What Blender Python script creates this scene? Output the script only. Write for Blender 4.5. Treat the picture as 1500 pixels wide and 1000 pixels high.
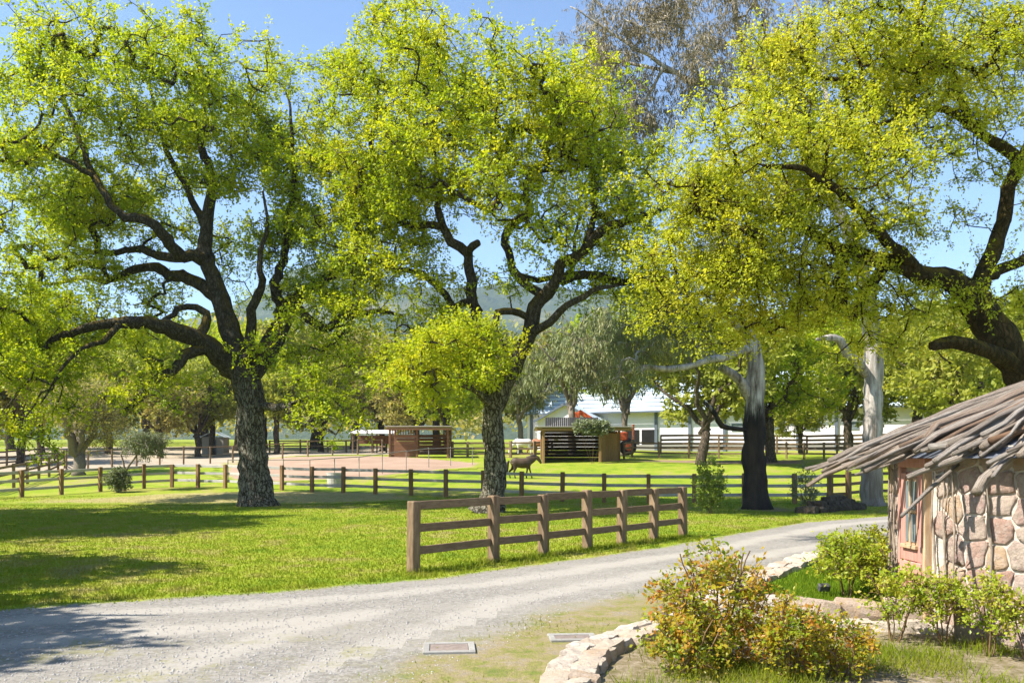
import bpy, bmesh, math, random
import numpy as np
from mathutils import Vector, Matrix, Euler

for o in list(bpy.data.objects): bpy.data.objects.remove(o)
SC = bpy.context.scene
COL = SC.collection
R = math.radians
# ------------------------------------------------------------------ camera, sky, sun, exposure
F, HOR, EYE = 1250.0, 668.0, 2.1
cd = bpy.data.cameras.new('camera'); cam = bpy.data.objects.new('camera', cd); COL.objects.link(cam)
cam.location = (0, 0, EYE); cam.rotation_euler = (R(90), 0, 0)
cd.lens = 30.0; cd.sensor_width = 36.0; cd.shift_y = 0.112; cd.clip_start = 0.1; cd.clip_end = 20000
SC.camera = cam
SUN_EL = R(48); sv = Vector((-0.95, -0.30, 0)).normalized()
SUN = Vector((sv.x*math.cos(SUN_EL), sv.y*math.cos(SUN_EL), math.sin(SUN_EL)))
w = bpy.data.worlds.new('World'); SC.world = w; w.use_nodes = True
nt = w.node_tree; bg = nt.nodes['Background']; sky = nt.nodes.new('ShaderNodeTexSky')
sky.sky_type = 'NISHITA'; sky.sun_disc = False; sky.sun_elevation = SUN_EL
sky.sun_rotation = math.atan2(sv.x, sv.y); sky.altitude = 900; sky.air_density = 1.0; sky.dust_density = 0.1; sky.ozone_density = 3.0
nt.links.new(sky.outputs[0], bg.inputs[0]); bg.inputs[1].default_value = 0.11
sd = bpy.data.lights.new('sun', 'SUN'); sd.energy = 5.0; sd.angle = R(0.53); sd.color = (1.0, 0.95, 0.86)
so = bpy.data.objects.new('sun', sd); COL.objects.link(so); so.rotation_euler = SUN.to_track_quat('Z', 'Y').to_euler(); so.location = (-30, 20, 60)
SC.view_settings.view_transform = 'Standard'; SC.view_settings.look = 'None'; SC.view_settings.gamma = 1
SC.view_settings.exposure = 1.32
SC.render.engine = 'CYCLES'
SC.cycles.max_bounces = 8; SC.cycles.diffuse_bounces = 4; SC.cycles.glossy_bounces = 2; SC.cycles.transmission_bounces = 4
SC.cycles.transparent_max_bounces = 4; SC.cycles.volume_bounces = 0
SC.cycles.use_denoising = True; SC.cycles.caustics_reflective = False; SC.cycles.caustics_refractive = False

# ------------------------------------------------------------------ helpers
_gx = [-50, 0, 34, 38, 44, 51, 60, 68, 76, 100, 160, 300, 700, 4000]
_gz = [0, 0, 0, .05, .28, .75, 1.3, 1.75, 2.15, 2.75, 4.2, 8, 12, 20]
def g(x, y):
    x = np.asarray(x, float); y = np.asarray(y, float)
    z = np.interp(y, _gx, _gz)
    k = np.clip((y-38)/14, 0, 1)
    z = z - .45*k*np.clip((-x-14)/16, 0, 1)*np.clip((120-y)/40, 0, 1)
    return z + k*.06*np.sin(x*.31+y*.17) + k*.05*np.sin(y*.45-x*.12)
def G(x, y): return float(g(x, y))
def P(x, y, d): return Vector(((x-750)/F*d, d, EYE-(y-HOR)/F*d))
def gp(x, d):
    X = (x-750)/F*d; return Vector((X, d, G(X, d)))
def flat(x, y):
    d = F*EYE/(y-HOR); return ((x-750)/F*d, d)

def link(o, parent=None):
    COL.objects.link(o)
    if parent is not None: o.parent = parent
    return o
def tag(o, label, cat=None, group=None, kind=None):
    if label: o['label'] = label
    if cat: o['category'] = cat
    if group: o['group'] = group
    if kind: o['kind'] = kind
    return o
def empty(name, loc, label, cat, group=None, rz=0):
    o = bpy.data.objects.new(name, None); o.empty_display_size = .2
    o.location = loc; o.rotation_euler = (0, 0, rz); COL.objects.link(o)
    return tag(o, label, cat, group)
def mesh_np(name, V, faces, mat, attrs=None, smooth=False):
    """V (n,3); faces: list of int arrays (m,k)"""
    me = bpy.data.meshes.new(name)
    V = np.ascontiguousarray(V, dtype=np.float32)
    faces = [np.asarray(f, dtype=np.int32) for f in faces if len(f)]
    loops = np.concatenate([f.ravel() for f in faces])
    tot = np.concatenate([np.full(len(f), f.shape[1], np.int32) for f in faces])
    start = np.concatenate([[0], np.cumsum(tot)[:-1]]).astype(np.int32)
    me.vertices.add(len(V)); me.vertices.foreach_set('co', V.ravel())
    me.loops.add(len(loops)); me.loops.foreach_set('vertex_index', loops)
    me.polygons.add(len(tot)); me.polygons.foreach_set('loop_start', start)
    try: me.polygons.foreach_set('loop_total', tot)
    except Exception: pass
    me.polygons.foreach_set('use_smooth', np.full(len(tot), smooth, dtype=bool))
    for k, a in (attrs or {}).items():
        at = me.attributes.new(k, 'FLOAT', 'POINT'); at.data.foreach_set('value', np.asarray(a, np.float32))
    me.update(calc_edges=True); me.validate()
    if mat: me.materials.append(mat)
    return me
def obj(name, me, parent=None, loc=None, rot=None, scale=None):
    o = bpy.data.objects.new(name, me)
    if loc is not None: o.location = loc
    if rot is not None: o.rotation_euler = rot
    if scale is not None: o.scale = scale
    return link(o, parent)
def bm_mesh(name, bm, mat, smooth=False):
    me = bpy.data.meshes.new(name); bm.normal_update(); bm.to_mesh(me); bm.free()
    if mat: me.materials.append(mat)
    if smooth:
        for p in me.polygons: p.use_smooth = True
    return me
def box_bm(bm, c, s, rot=None):
    r = bmesh.ops.create_cube(bm, size=1.0)
    M = Matrix.Translation(c) @ (rot.to_4x4() if rot else Matrix.Identity(4)) @ Matrix.Diagonal((*s, 1))
    bmesh.ops.transform(bm, matrix=M, verts=r['verts']); return r['verts']
def box_mesh(name, s, mat, bevel=.0, jit=0, seed=0, c=(0, 0, 0)):
    bm = bmesh.new(); box_bm(bm, Vector(c), s)
    if bevel: bmesh.ops.bevel(bm, geom=list(bm.edges), offset=bevel, segments=1, affect='EDGES')
    if jit:
        rr = random.Random(seed)
        for v in bm.verts: v.co += Vector((rr.uniform(-jit, jit) for _ in range(3)))
    return bm_mesh(name, bm, mat)
def box(name, c, s, mat, parent=None, bevel=.0, rot=None, jit=0, seed=0):
    return obj(name, box_mesh(name, s, mat, bevel, jit, seed), parent, c, rot)
def bar(name, a, b, wd, ht, mat, parent=None, bevel=.006):
    """a straight board from a to b (parent space)"""
    a = Vector(a); b = Vector(b); d = b-a
    me = box_mesh(name, (d.length, wd, ht), mat, bevel)
    q = d.to_track_quat('X', 'Z')
    o = obj(name, me, parent, (a+b)/2); o.rotation_mode = 'QUATERNION'; o.rotation_quaternion = q
    return o
def tube_arrays(pts, rad, sides=8, cap=True, lump=0, rng=None):
    pts = np.asarray(pts, float); rad = np.asarray(rad, float); n = len(pts)
    t = np.gradient(pts, axis=0); t /= np.linalg.norm(t, axis=1)[:, None]+1e-9
    u = np.zeros((n, 3)); ref = np.array([1., 0, 0]) if abs(t[0][0]) < .8 else np.array([0, 1., 0])
    p = ref
    for i in range(n):
        p = p-t[i]*np.dot(p, t[i]); p /= np.linalg.norm(p)+1e-9; u[i] = p
    v = np.cross(t, u)
    a = np.arange(sides)*2*np.pi/sides
    rr = rad[:, None]*np.ones((n, sides))
    if lump and rng is not None: rr = rr*(1+lump*(rng.random((n, sides))-.5)+lump*.8*(rng.random((1, sides))-.5))
    V = pts[:, None, :]+rr[:, :, None]*(np.cos(a)[None, :, None]*u[:, None, :]+np.sin(a)[None, :, None]*v[:, None, :])
    V = V.reshape(-1, 3)
    i = np.arange(n-1)[:, None]*sides; k = np.arange(sides)[None, :]; k2 = (k+1) % sides
    Q = np.stack([i+k, i+k2, i+sides+k2, i+sides+k], -1).reshape(-1, 4)
    T = []
    if cap:
        V = np.vstack([V, pts[0], pts[-1]]); c0 = len(V)-2
        kk = np.arange(sides); k2 = (kk+1) % sides
        T = np.vstack([np.stack([np.full(sides, c0), k2, kk], -1), np.stack([np.full(sides, c0+1), (n-1)*sides+kk, (n-1)*sides+k2], -1)])
    return V, Q, T
def catmull(pts, step):
    pts = np.asarray(pts, float)
    if len(pts) < 3:
        n = max(2, int(np.linalg.norm(pts[-1, :3]-pts[0, :3])/step)+1); tt = np.linspace(0, 1, n)[:, None]
        return pts[0]*(1-tt)+pts[-1]*tt
    Q = np.vstack([2*pts[0]-pts[1], pts, 2*pts[-1]-pts[-2]]); out = []
    for i in range(1, len(Q)-2):
        p0, p1, p2, p3 = Q[i-1:i+3]; n = max(1, int(np.linalg.norm(p2[:3]-p1[:3])/step+.5))
        for k in range(n):
            t = k/n
            out.append(.5*((2*p1)+(-p0+p2)*t+(2*p0-5*p1+4*p2-p3)*t*t+(-p0+3*p1-3*p2+p3)*t**3))
    out.append(pts[-1]); return np.array(out)

# ------------------------------------------------------------------ materials
class NB:
    def __init__(s, name):
        s.m = bpy.data.materials.new(name); s.m.use_nodes = True; s.t = s.m.node_tree; s.t.nodes.clear()
        s.out = s.n('ShaderNodeOutputMaterial')
        s.geo = s.n('ShaderNodeNewGeometry'); s.pos = s.geo.outputs['Position']
    def n(s, typ, **kw):
        nd = s.t.nodes.new(typ)
        for k, v in kw.items(): setattr(nd, k, v)
        return nd
    def l(s, a, b): s.t.links.new(a, b)
    def put(s, sock, v):
        if hasattr(v, 'is_linked'): s.l(v, sock)
        elif isinstance(v, (tuple, list)) and len(v) == 3 and sock.type == 'RGBA': sock.default_value = (*v, 1)
        else: sock.default_value = v
    def math(s, op, a, b=0.0, clamp=False):
        nd = s.n('ShaderNodeMath', operation=op, use_clamp=clamp); s.put(nd.inputs[0], a); s.put(nd.inputs[1], b); return nd.outputs[0]
    def mix(s, f, a, b, mode='MIX'):
        nd = s.n('ShaderNodeMix', data_type='RGBA', blend_type=mode); s.put(nd.inputs[0], f); s.put(nd.inputs[6], a); s.put(nd.inputs[7], b); return nd.outputs[2]
    def vec(s, scale):
        nd = s.n('ShaderNodeVectorMath', operation='MULTIPLY'); s.l(s.pos, nd.inputs[0]); nd.inputs[1].default_value = scale; return nd.outputs[0]
    def noise(s, scale=1., detail=4, rough=.6, stretch=None, v=None, dist=0):
        nd = s.n('ShaderNodeTexNoise'); s.l(v if v else (s.vec(stretch) if stretch else s.pos), nd.inputs['Vector'])
        nd.inputs['Scale'].default_value = scale; nd.inputs['Detail'].default_value = detail; nd.inputs['Roughness'].default_value = rough; nd.inputs['Distortion'].default_value = dist
        return nd.outputs[0]
    def voro(s, scale, stretch=None, feature='F1', out=0):
        nd = s.n('ShaderNodeTexVoronoi', feature=feature); s.l(s.vec(stretch) if stretch else s.pos, nd.inputs['Vector']); nd.inputs['Scale'].default_value = scale; return nd.outputs[out]
    def sm(s, v, a, b):
        nd = s.n('ShaderNodeMapRange', interpolation_type='SMOOTHSTEP'); s.put(nd.inputs[0], v); nd.inputs[1].default_value = a; nd.inputs[2].default_value = b; return nd.outputs[0]
    def ramp(s, f, cols):
        nd = s.n('ShaderNodeValToRGB'); s.put(nd.inputs[0], f); e = nd.color_ramp.elements
        while len(e) < len(cols): e.new(.5)
        for i, (p, c) in enumerate(cols): e[i].position = p; e[i].color = (*c, 1)
        return nd.outputs[0]
    def attr(s, name):
        nd = s.n('ShaderNodeAttribute'); nd.attribute_name = name; return nd.outputs['Fac']
    def rnd(s): return s.n('ShaderNodeObjectInfo').outputs['Random']
    def bump(s, h, strength=.5, dist=.02):
        nd = s.n('ShaderNodeBump'); s.l(h, nd.inputs['Height']); nd.inputs['Strength'].default_value = strength; nd.inputs['Distance'].default_value = dist; return nd.outputs[0]
    def done(s, col, rough=.85, bump=None, spec=.25, metal=0.):
        b = s.n('ShaderNodeBsdfPrincipled'); s.put(b.inputs['Base Color'], col); s.put(b.inputs['Roughness'], rough)
        b.inputs['Specular IOR Level'].default_value = spec; b.inputs['Metallic'].default_value = metal
        if bump is not None: s.l(bump, b.inputs['Normal'])
        s.l(b.outputs[0], s.out.inputs[0]); return s.m

def simple(name, c1, c2, scale=6, rough=.8, bumpd=.01, stretch=None, spec=.25, metal=0., rvar=.25):
    b = NB(name); n = b.noise(scale, 5, .65, stretch)
    c = b.ramp(n, [(.3, c1), (.7, c2)])
    c = b.mix(b.math('MULTIPLY', b.rnd(), rvar), c, tuple(x*.45 for x in c1))
    return b.done(c, rough, b.bump(n, .6, bumpd), spec, metal)

def grass_col(b):
    n1 = b.noise(.16, 4, .6); n2 = b.noise(1.3, 4, .65); n3 = b.noise(14, 3, .7)
    c = b.ramp(b.math('ADD', b.math('MULTIPLY', n1, .5), b.math('MULTIPLY', n2, .5)), [(.36, (.125, .20, .014)), (.48, (.23, .285, .020)), (.60, (.325, .325, .034))])
    c = b.mix(b.sm(b.math('ADD', b.math('MULTIPLY', n2, .6), b.math('MULTIPLY', n1, .6)), .59, .76), c, (.29, .25, .085))
    return b.mix(b.math('MULTIPLY', b.sm(n3, .35, .75), .35), c, (.05, .10, .008))
def ground_mat(name, inner, wob=.5, edge=(-.2, .25), bumpscale=30, bumpd=.03, outer=None):
    """inner(b) colour mixed over the grass by the distance to the sheet's edge, broken up by noise"""
    b = NB(name); c = (outer or grass_col)(b)
    if inner:
        e = b.math('ADD', b.attr('edge'), b.math('MULTIPLY', b.math('SUBTRACT', b.noise(1.4, 6, .75), .5), wob*2))
        c = b.mix(b.sm(e, *edge), c, inner(b))
    h = b.noise(bumpscale, 4, .7)
    return b.done(c, .95, b.bump(h, .7, bumpd), .1)
def gravel(b, tracks=False):
    n = b.noise(38, 5, .85); n2 = b.noise(.7, 5, .65); vc = b.n('ShaderNodeTexVoronoi'); b.l(b.pos, vc.inputs['Vector']); vc.inputs['Scale'].default_value = 26
    cellv = b.n('ShaderNodeSeparateColor'); b.l(vc.outputs['Color'], cellv.inputs[0])
    f = b.math('ADD', b.math('MULTIPLY', n, .6), b.math('MULTIPLY', cellv.outputs[0], .4))
    c = b.ramp(f, [(.10, (.14, .125, .106)), (.42, (.21, .193, .168)), (.58, (.26, .24, .212)), (.9, (.36, .335, .30))])
    tr = b.noise(.55, 5, .65, (.32, 1.2, 1))
    c = b.mix(b.math('MULTIPLY', b.sm(tr, .42, .60), .55), c, b.ramp(n, [(.3, (.245, .22, .185)), (.7, (.325, .296, .254))]))
    ed = b.math('ADD', b.attr('edge') if tracks else 9.0, b.math('MULTIPLY', n2, .9))
    for e0 in ((1.55, 3.0) if tracks else ()):
        band = b.math('SUBTRACT', 1.0, b.sm(b.math('ABSOLUTE', b.math('SUBTRACT', ed, e0)), .12, .45))
        c = b.mix(b.math('MULTIPLY', band, .6), c, (.39, .355, .305))
    c = b.mix(b.math('MULTIPLY', b.sm(ed, .75, .3), .5), c, (.24, .19, .12))
    c = b.mix(b.math('MULTIPLY', b.sm(b.noise(2.3, 6, .75), .55, .70), .4), c, (.17, .15, .122))
    sp = b.n('ShaderNodeSeparateXYZ'); b.l(b.pos, sp.inputs[0])
    near = b.sm(b.math('ADD', sp.outputs[1], b.math('MULTIPLY', n2, 3.0)), 12.6, 10.2)
    wd = b.math('MULTIPLY', near, b.sm(b.noise(.9, 7, .82), .50, .64))
    return b.mix(b.math('MULTIPLY', wd, b.sm(n, .35, .6)), c, (.21, .195, .065))
def verge_c(b):
    n = b.noise(1.9, 9, .82); n2 = b.noise(30, 5, .85)
    c = b.ramp(n, [(.34, (.25, .225, .19)), (.45, (.28, .225, .125)), (.54, (.22, .205, .06)), (.62, (.12, .165, .022))])
    return b.mix(b.math('MULTIPLY', b.sm(n2, .4, .65), .6), c, (.16, .125, .08))
def sand_c(b):
    n = b.noise(.4, 5, .6); return b.ramp(n, [(.3, (.29, .19, .13)), (.7, (.37, .26, .185))])
def pale_c(b):
    n = b.noise(.5, 5, .6); return b.ramp(n, [(.3, (.30, .24, .17)), (.7, (.39, .325, .24))])
def straw_c(b):
    n = b.noise(2.5, 5, .7); return b.ramp(n, [(.3, (.22, .195, .06)), (.6, (.35, .29, .125))])
def dirt_c(b):
    n = b.noise(1.5, 5, .7); return b.ramp(n, [(.3, (.16, .105, .07)), (.7, (.30, .21, .14))])
def mulch_c(b):
    n = b.noise(7, 6, .75); return b.ramp(n, [(.32, (.10, .095, .028)), (.48, (.19, .15, .088)), (.66, (.31, .255, .185))])
def lawn_c(b):
    n = b.noise(5, 5, .7); return b.ramp(n, [(.3, (.08, .15, .010)), (.7, (.17, .25, .018))])
M_ground = ground_mat('ground_grass', None)
M_drive = ground_mat('gravel', lambda b: gravel(b, True), .35, (-.12, .16), 55, .02)
M_verge = ground_mat('verge_ground', verge_c, .9, (-.1, .7), outer=gravel)
M_sand = ground_mat('arena_sand', sand_c, .8, (-.3, .3), 8, .04)
M_pale = ground_mat('pale_sand', pale_c, .8, (-.3, .3), 8, .04)
M_straw = ground_mat('straw_ground', straw_c, 1.0, (-.4, .6))
M_dirt = ground_mat('bare_dirt', dirt_c, 1.0, (-.3, .5))
M_mulch = ground_mat('bed_soil', mulch_c, .3, (-.1, .2))
M_lawn = ground_mat('garden_lawn', lawn_c, .3, (-.5, -.3))

def leaf_mat(name, cols, yellow=None, trans=.55, big=.22, gloss=.5):
    b = NB(name); t = b.attr('tint'); n = b.noise(big, 3, .6)
    f = b.math('ADD', b.math('MULTIPLY', t, .55), b.math('MULTIPLY', n, .5))
    c = b.ramp(f, [(.22+.56*i/(len(cols)-1), cc) for i, cc in enumerate(cols)])
    d = b.n('ShaderNodeBsdfPrincipled'); b.put(d.inputs['Base Color'], c); d.inputs['Roughness'].default_value = gloss; d.inputs['Specular IOR Level'].default_value = .3
    tr = b.n('ShaderNodeBsdfTranslucent'); b.put(tr.inputs[0], b.mix(1.0, c, (1.0, .95, .45), 'MULTIPLY'))
    mx = b.n('ShaderNodeMixShader'); mx.inputs[0].default_value = trans
    b.l(d.outputs[0], mx.inputs[1]); b.l(tr.outputs[0], mx.inputs[2]); b.l(mx.outputs[0], b.out.inputs[0]); return b.m
M_leafA = leaf_mat('oak_leaf_green', [(.20, .30, .014), (.34, .45, .018), (.48, .55, .025), (.60, .60, .035)])
M_leafB = leaf_mat('oak_leaf_yellow_green', [(.24, .33, .014), (.39, .49, .018), (.53, .57, .025), (.63, .60, .035)])
M_leafE = leaf_mat('oak_leaf_catkin', [(.25, .31, .025), (.41, .48, .03), (.56, .58, .045), (.66, .61, .07)], trans=.66)
M_leafG = leaf_mat('oak_leaf_far', [(.21, .25, .04), (.34, .38, .055), (.43, .46, .075), (.50, .47, .11)])
M_leafD = leaf_mat('oak_leaf_dull', [(.21, .22, .06), (.31, .31, .09), (.39, .36, .12), (.46, .36, .15)])
M_euc = leaf_mat('gum_leaf_brown', [(.12, .115, .07), (.21, .18, .12), (.29, .24, .16), (.36, .28, .18)], trans=.3)
M_eucg = leaf_mat('gum_leaf_green', [(.10, .13, .045), (.17, .20, .07), (.25, .27, .10), (.33, .31, .13)], trans=.3)
M_olive = leaf_mat('olive_leaf', [(.12, .15, .07), (.19, .22, .11), (.27, .30, .17)], trans=.3)
M_rose = leaf_mat('rose_leaf', [(.12, .20, .016), (.24, .33, .02), (.42, .40, .03), (.52, .32, .035), (.46, .15, .03)], big=2.2, gloss=.38)
M_roseg = leaf_mat('rose_leaf_green', [(.14, .24, .018), (.30, .40, .025), (.46, .50, .045), (.52, .44, .06)], big=2.2, gloss=.38)
M_bush = leaf_mat('bush_leaf', [(.12, .18, .03), (.22, .30, .05), (.34, .40, .09)], big=1)
def blade_mat():
    b = NB('grass_blades'); c = b.mix(b.math('MULTIPLY', b.attr('tint'), .5), grass_col(b), (.30, .30, .035))
    d = b.n('ShaderNodeBsdfDiffuse'); b.put(d.inputs[0], c); tr = b.n('ShaderNodeBsdfTranslucent'); b.put(tr.inputs[0], c)
    mx = b.n('ShaderNodeMixShader'); mx.inputs[0].default_value = .45
    b.l(d.outputs[0], mx.inputs[1]); b.l(tr.outputs[0], mx.inputs[2]); b.l(mx.outputs[0], b.out.inputs[0]); return b.m
M_blade = blade_mat()

def bark_mat(name, pale, dark, moss=None, mz=(3.5, 6.5), scale=1., vz=.18):
    b = NB(name)
    n = b.noise(7*scale, 6, .75, (1, 1, .4)); wv = b.n('ShaderNodeTexNoise'); b.l(b.pos, wv.inputs['Vector']); wv.inputs['Scale'].default_value = 3.5; wv.inputs['Detail'].default_value = 4
    va = b.n('ShaderNodeVectorMath', operation='MULTIPLY_ADD'); b.l(wv.outputs['Color'], va.inputs[0]); va.inputs[1].default_value = (.28, .28, .28); b.l(b.vec((1, 1, .28)), va.inputs[2])
    vo = b.n('ShaderNodeTexVoronoi', feature='DISTANCE_TO_EDGE'); b.l(va.outputs[0], vo.inputs['Vector']); vo.inputs['Scale'].default_value = 9*scale
    f = b.math('ADD', b.math('MULTIPLY', b.sm(vo.outputs[0], 0, .2), .2), b.math('MULTIPLY', n, .78))
    c = b.ramp(f, [(.42, dark), (.56, tuple(.5*a+.5*b_ for a, b_ in zip(pale, dark))), (.68, pale)])
    if moss:
        sp = b.n('ShaderNodeSeparateXYZ'); b.l(b.pos, sp.inputs[0])
        hz = b.sm(sp.outputs[2], *mz)
        sn = b.n('ShaderNodeSeparateXYZ'); b.l(b.geo.outputs['Normal'], sn.inputs[0])
        c = b.mix(b.math('MULTIPLY', hz, .75), c, dark)
        mn = b.noise(2.2, 5, .7)
        up = b.math('MULTIPLY', b.sm(sn.outputs[2], -.1, .7), b.sm(mn, .42, .58))
        c = b.mix(b.math('MULTIPLY', up, b.math('ADD', b.math('MULTIPLY', hz, .7), .15)), c, moss)
    return b.done(c, .95, b.bump(f, 1.0, .12), .1)
M_barkA = bark_mat('oak_bark', (.33, .30, .24), (.045, .036, .024), (.17, .115, .015))
M_barkE = bark_mat('oak_bark_brown', (.22, .16, .085), (.035, .025, .012), (.17, .12, .018), (1, 3))
M_barkG = bark_mat('oak_bark_far', (.17, .13, .09), (.05, .038, .026))
def gum_mat(black):
    b = NB('gum_bark_black_base' if black else 'gum_bark')
    n = b.noise(5, 6, .7, (1, 1, .12)); n2 = b.noise(1.2, 4, .7, (1, 1, .3))
    c = b.ramp(n, [(.34, (.11, .085, .06)), (.5, (.33, .29, .25)), (.66, (.54, .50, .45))])
    sp = b.n('ShaderNodeSeparateXYZ'); b.l(b.pos, sp.inputs[0])
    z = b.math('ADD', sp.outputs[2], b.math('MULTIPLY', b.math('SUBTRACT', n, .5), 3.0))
    if black: c = b.mix(b.sm(z, 5.0, 3.6), c, b.ramp(n2, [(.4, (.012, .010, .008)), (.75, (.07, .05, .035))]))
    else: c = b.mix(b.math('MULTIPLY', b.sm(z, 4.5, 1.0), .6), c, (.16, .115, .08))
    return b.done(c, .8, b.bump(n, .9, .04), .2)
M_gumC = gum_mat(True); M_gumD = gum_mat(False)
M_stem = simple('rose_stem', (.13, .075, .035), (.25, .16, .08), 20, .7, .004)
M_twig = simple('twig_grey', (.14, .11, .08), (.25, .21, .16), 10, .9, .01)
M_vine = simple('vine_stem', (.22, .17, .125), (.38, .31, .24), 14, .9, .01)
M_post = simple('fence_wood', (.125, .078, .043), (.29, .20, .118), 5, .85, .012, (3, 3, .6))
M_rail = simple('fence_board', (.13, .083, .045), (.27, .185, .11), 6, .85, .01, (.7, .7, 5))
M_grey = simple('weathered_board', (.36, .34, .31), (.56, .53, .49), 6, .85, .01, (.7, .7, 5))
M_opost = simple('orange_brown_post', (.17, .095, .045), (.32, .19, .09), 5, .8, .01, (3, 3, .6))
M_shed = simple('red_brown_plank', (.17, .08, .038), (.30, .155, .075), 4, .8, .01, (.6, .6, 5), rvar=.5)
M_gold = simple('golden_plank', (.23, .13, .05), (.40, .25, .10), 4, .8, .01, (5, 5, .6), rvar=.4)
M_shplank = simple('shaded_plank', (.06, .032, .016), (.13, .07, .035), 4, .85, .01, (.6, .6, 5), rvar=.5)  # shelter planks coloured dark: the shade of the open interior is painted in
M_shroof = simple('shed_roof_metal', (.30, .27, .24), (.42, .39, .35), 3, .6, .004)
M_char = simple('charcoal_panel', (.05, .048, .05), (.10, .095, .095), 3, .6, .004, (5, 5, .4))
M_barnw = simple('white_barn_wall', (.76, .70, .72), (.82, .77, .79), 1, .7, .003, rvar=.08)
M_barnr = simple('pale_blue_roof', (.42, .50, .56), (.56, .63, .68), .6, .45, .003, rvar=.15)
M_barnt = simple('slate_trim', (.09, .11, .14), (.14, .16, .19), 1, .6, .003)
M_doorshade = simple('doorway_shade', (.012, .011, .01), (.02, .018, .016), 1, .9, .002)  # near-black colour stands for the shade inside the barn doorways
M_pipe = simple('pipe_metal', (.22, .19, .16), (.34, .30, .27), 6, .5, .003)
M_orange = simple('orange_paint', (.55, .085, .02), (.70, .13, .035), 3, .45, .002, spec=.5)
M_rubber = simple('tyre_rubber', (.015, .015, .015), (.035, .035, .035), 8, .9, .004)
M_mortar = simple('mortar', (.46, .39, .32), (.62, .54, .45), 14, .95, .05)
M_concrete = simple('concrete', (.24, .225, .20), (.34, .32, .29), 18, .9, .006)
M_lid = simple('rusty_lid', (.17, .13, .11), (.28, .225, .19), 14, .8, .006)
M_redwood = simple('faded_red_paint', (.42, .19, .14), (.56, .31, .25), 5, .75, .006, (4, 4, .5))
M_frame = simple('pale_wood_frame', (.40, .25, .13), (.58, .42, .27), 8, .75, .005, (4, 4, .6))
M_tin = simple('blue_grey_tin', (.22, .25, .31), (.34, .37, .43), 2, .45, .004, metal=.3)
def stone_mat(name, cols, sc=3., alt=((.46, .37, .31), (.58, .48, .38))):
    b = NB(name); n = b.noise(sc*3, 6, .7); r = b.rnd()
    c = b.ramp(r, [(i/(len(cols)-1), cc) for i, cc in enumerate(cols)])
    c = b.mix(b.math('MULTIPLY', b.sm(n, .42, .62), .75), c, b.mix(r, *alt))
    c = b.mix(b.math('MULTIPLY', b.sm(b.noise(sc*9, 5, .8), .5, .75), .5), c, (.12, .08, .06))
    return b.done(c, .92, b.bump(b.noise(sc*4, 8, .78), 1., .07), .12)
M_hutstone = stone_mat('hut_stone', [(.40, .23, .17), (.48, .33, .26), (.56, .39, .24), (.44, .30, .26), (.54, .43, .35), (.36, .25, .21)])
M_bedstone = stone_mat('pale_border_stone', [(.62, .53, .42), (.70, .62, .52), (.50, .36, .24), (.66, .58, .47), (.58, .46, .33)])
M_darkrock = stone_mat('dark_rock', [(.05, .038, .028), (.08, .06, .042), (.10, .08, .06), (.06, .045, .03)], 3., ((.10, .08, .06), (.15, .12, .09)))
def stick_mat():
    b = NB('weathered_stick'); r = b.rnd(); cx = b.n('ShaderNodeCombineXYZ'); b.l(b.attr('ga'), cx.inputs[0]); b.l(b.attr('gb'), cx.inputs[1]); b.l(b.math('MULTIPLY', b.attr('gc'), .7), cx.inputs[2])
    n = b.noise(5, 7, .75, v=cx.outputs[0]); n2 = b.noise(1.3, 4, .7, v=cx.outputs[0])
    c = b.ramp(r, [(0, (.34, .28, .23)), (.3, (.50, .44, .38)), (.6, (.42, .33, .25)), (.85, (.56, .51, .45)), (1, (.30, .18, .11))])
    c = b.mix(b.math('MULTIPLY', b.sm(n, .46, .64), .75), c, (.11, .08, .056)); c = b.mix(b.math('MULTIPLY', b.sm(n2, .5, .65), .6), c, (.16, .105, .065))
    return b.done(c, .95, b.bump(n, 1., .05), .1)
M_stick = stick_mat()
def glass_mat():
    b = NB('window_glass'); n = b.noise(3, 2, .5)
    return b.done(b.ramp(n, [(.3, (.10, .12, .13)), (.7, (.20, .23, .24))]), .08, None, .8)
M_glass = glass_mat()
def coat(name, c1, c2): return simple(name, c1, c2, 3, .6, .004, rvar=0)
M_dun = coat('dun_coat', (.05, .032, .02), (.105, .07, .045)); M_white = coat('white_coat', (.62, .58, .53), (.75, .72, .68))
M_bay = coat('bay_coat', (.22, .09, .04), (.32, .14, .07)); M_tan = coat('tan_coat', (.42, .28, .19), (.52, .36, .25)); M_mane = coat('dark_mane', (.035, .025, .02), (.06, .045, .03))

# ------------------------------------------------------------------ setting: ground sheet, driveway, sheets, hills
def grid_sheet(name, xs, ys, mat, zoff=0, noise=None):
    X, Y = np.meshgrid(xs, ys); Z = g(X, Y)+zoff
    V = np.stack([X, Y, Z], -1).reshape(-1, 3); nx = len(xs)
    i = np.arange(len(ys)-1)[:, None]*nx+np.arange(nx-1)[None, :]
    Q = np.stack([i, i+1, i+nx+1, i+nx], -1).reshape(-1, 4)
    return V, Q
xs = np.unique(np.concatenate([np.linspace(-4000, -200, 14), np.linspace(-200, -60, 15), np.linspace(-60, 60, 61), np.linspace(60, 200, 15), np.linspace(200, 4000, 14)]))
ys = np.unique(np.concatenate([np.linspace(-1500, -40, 8), np.linspace(-40, 34, 20), np.linspace(34, 110, 77), np.linspace(110, 400, 20), np.linspace(400, 4100, 12)]))
V, Q = grid_sheet('ground', xs, ys, M_ground)
tag(obj('ground', mesh_np('ground', V, [Q], M_ground, smooth=True)), 'green pasture grass stretching back under the oaks', kind='structure')

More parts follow.
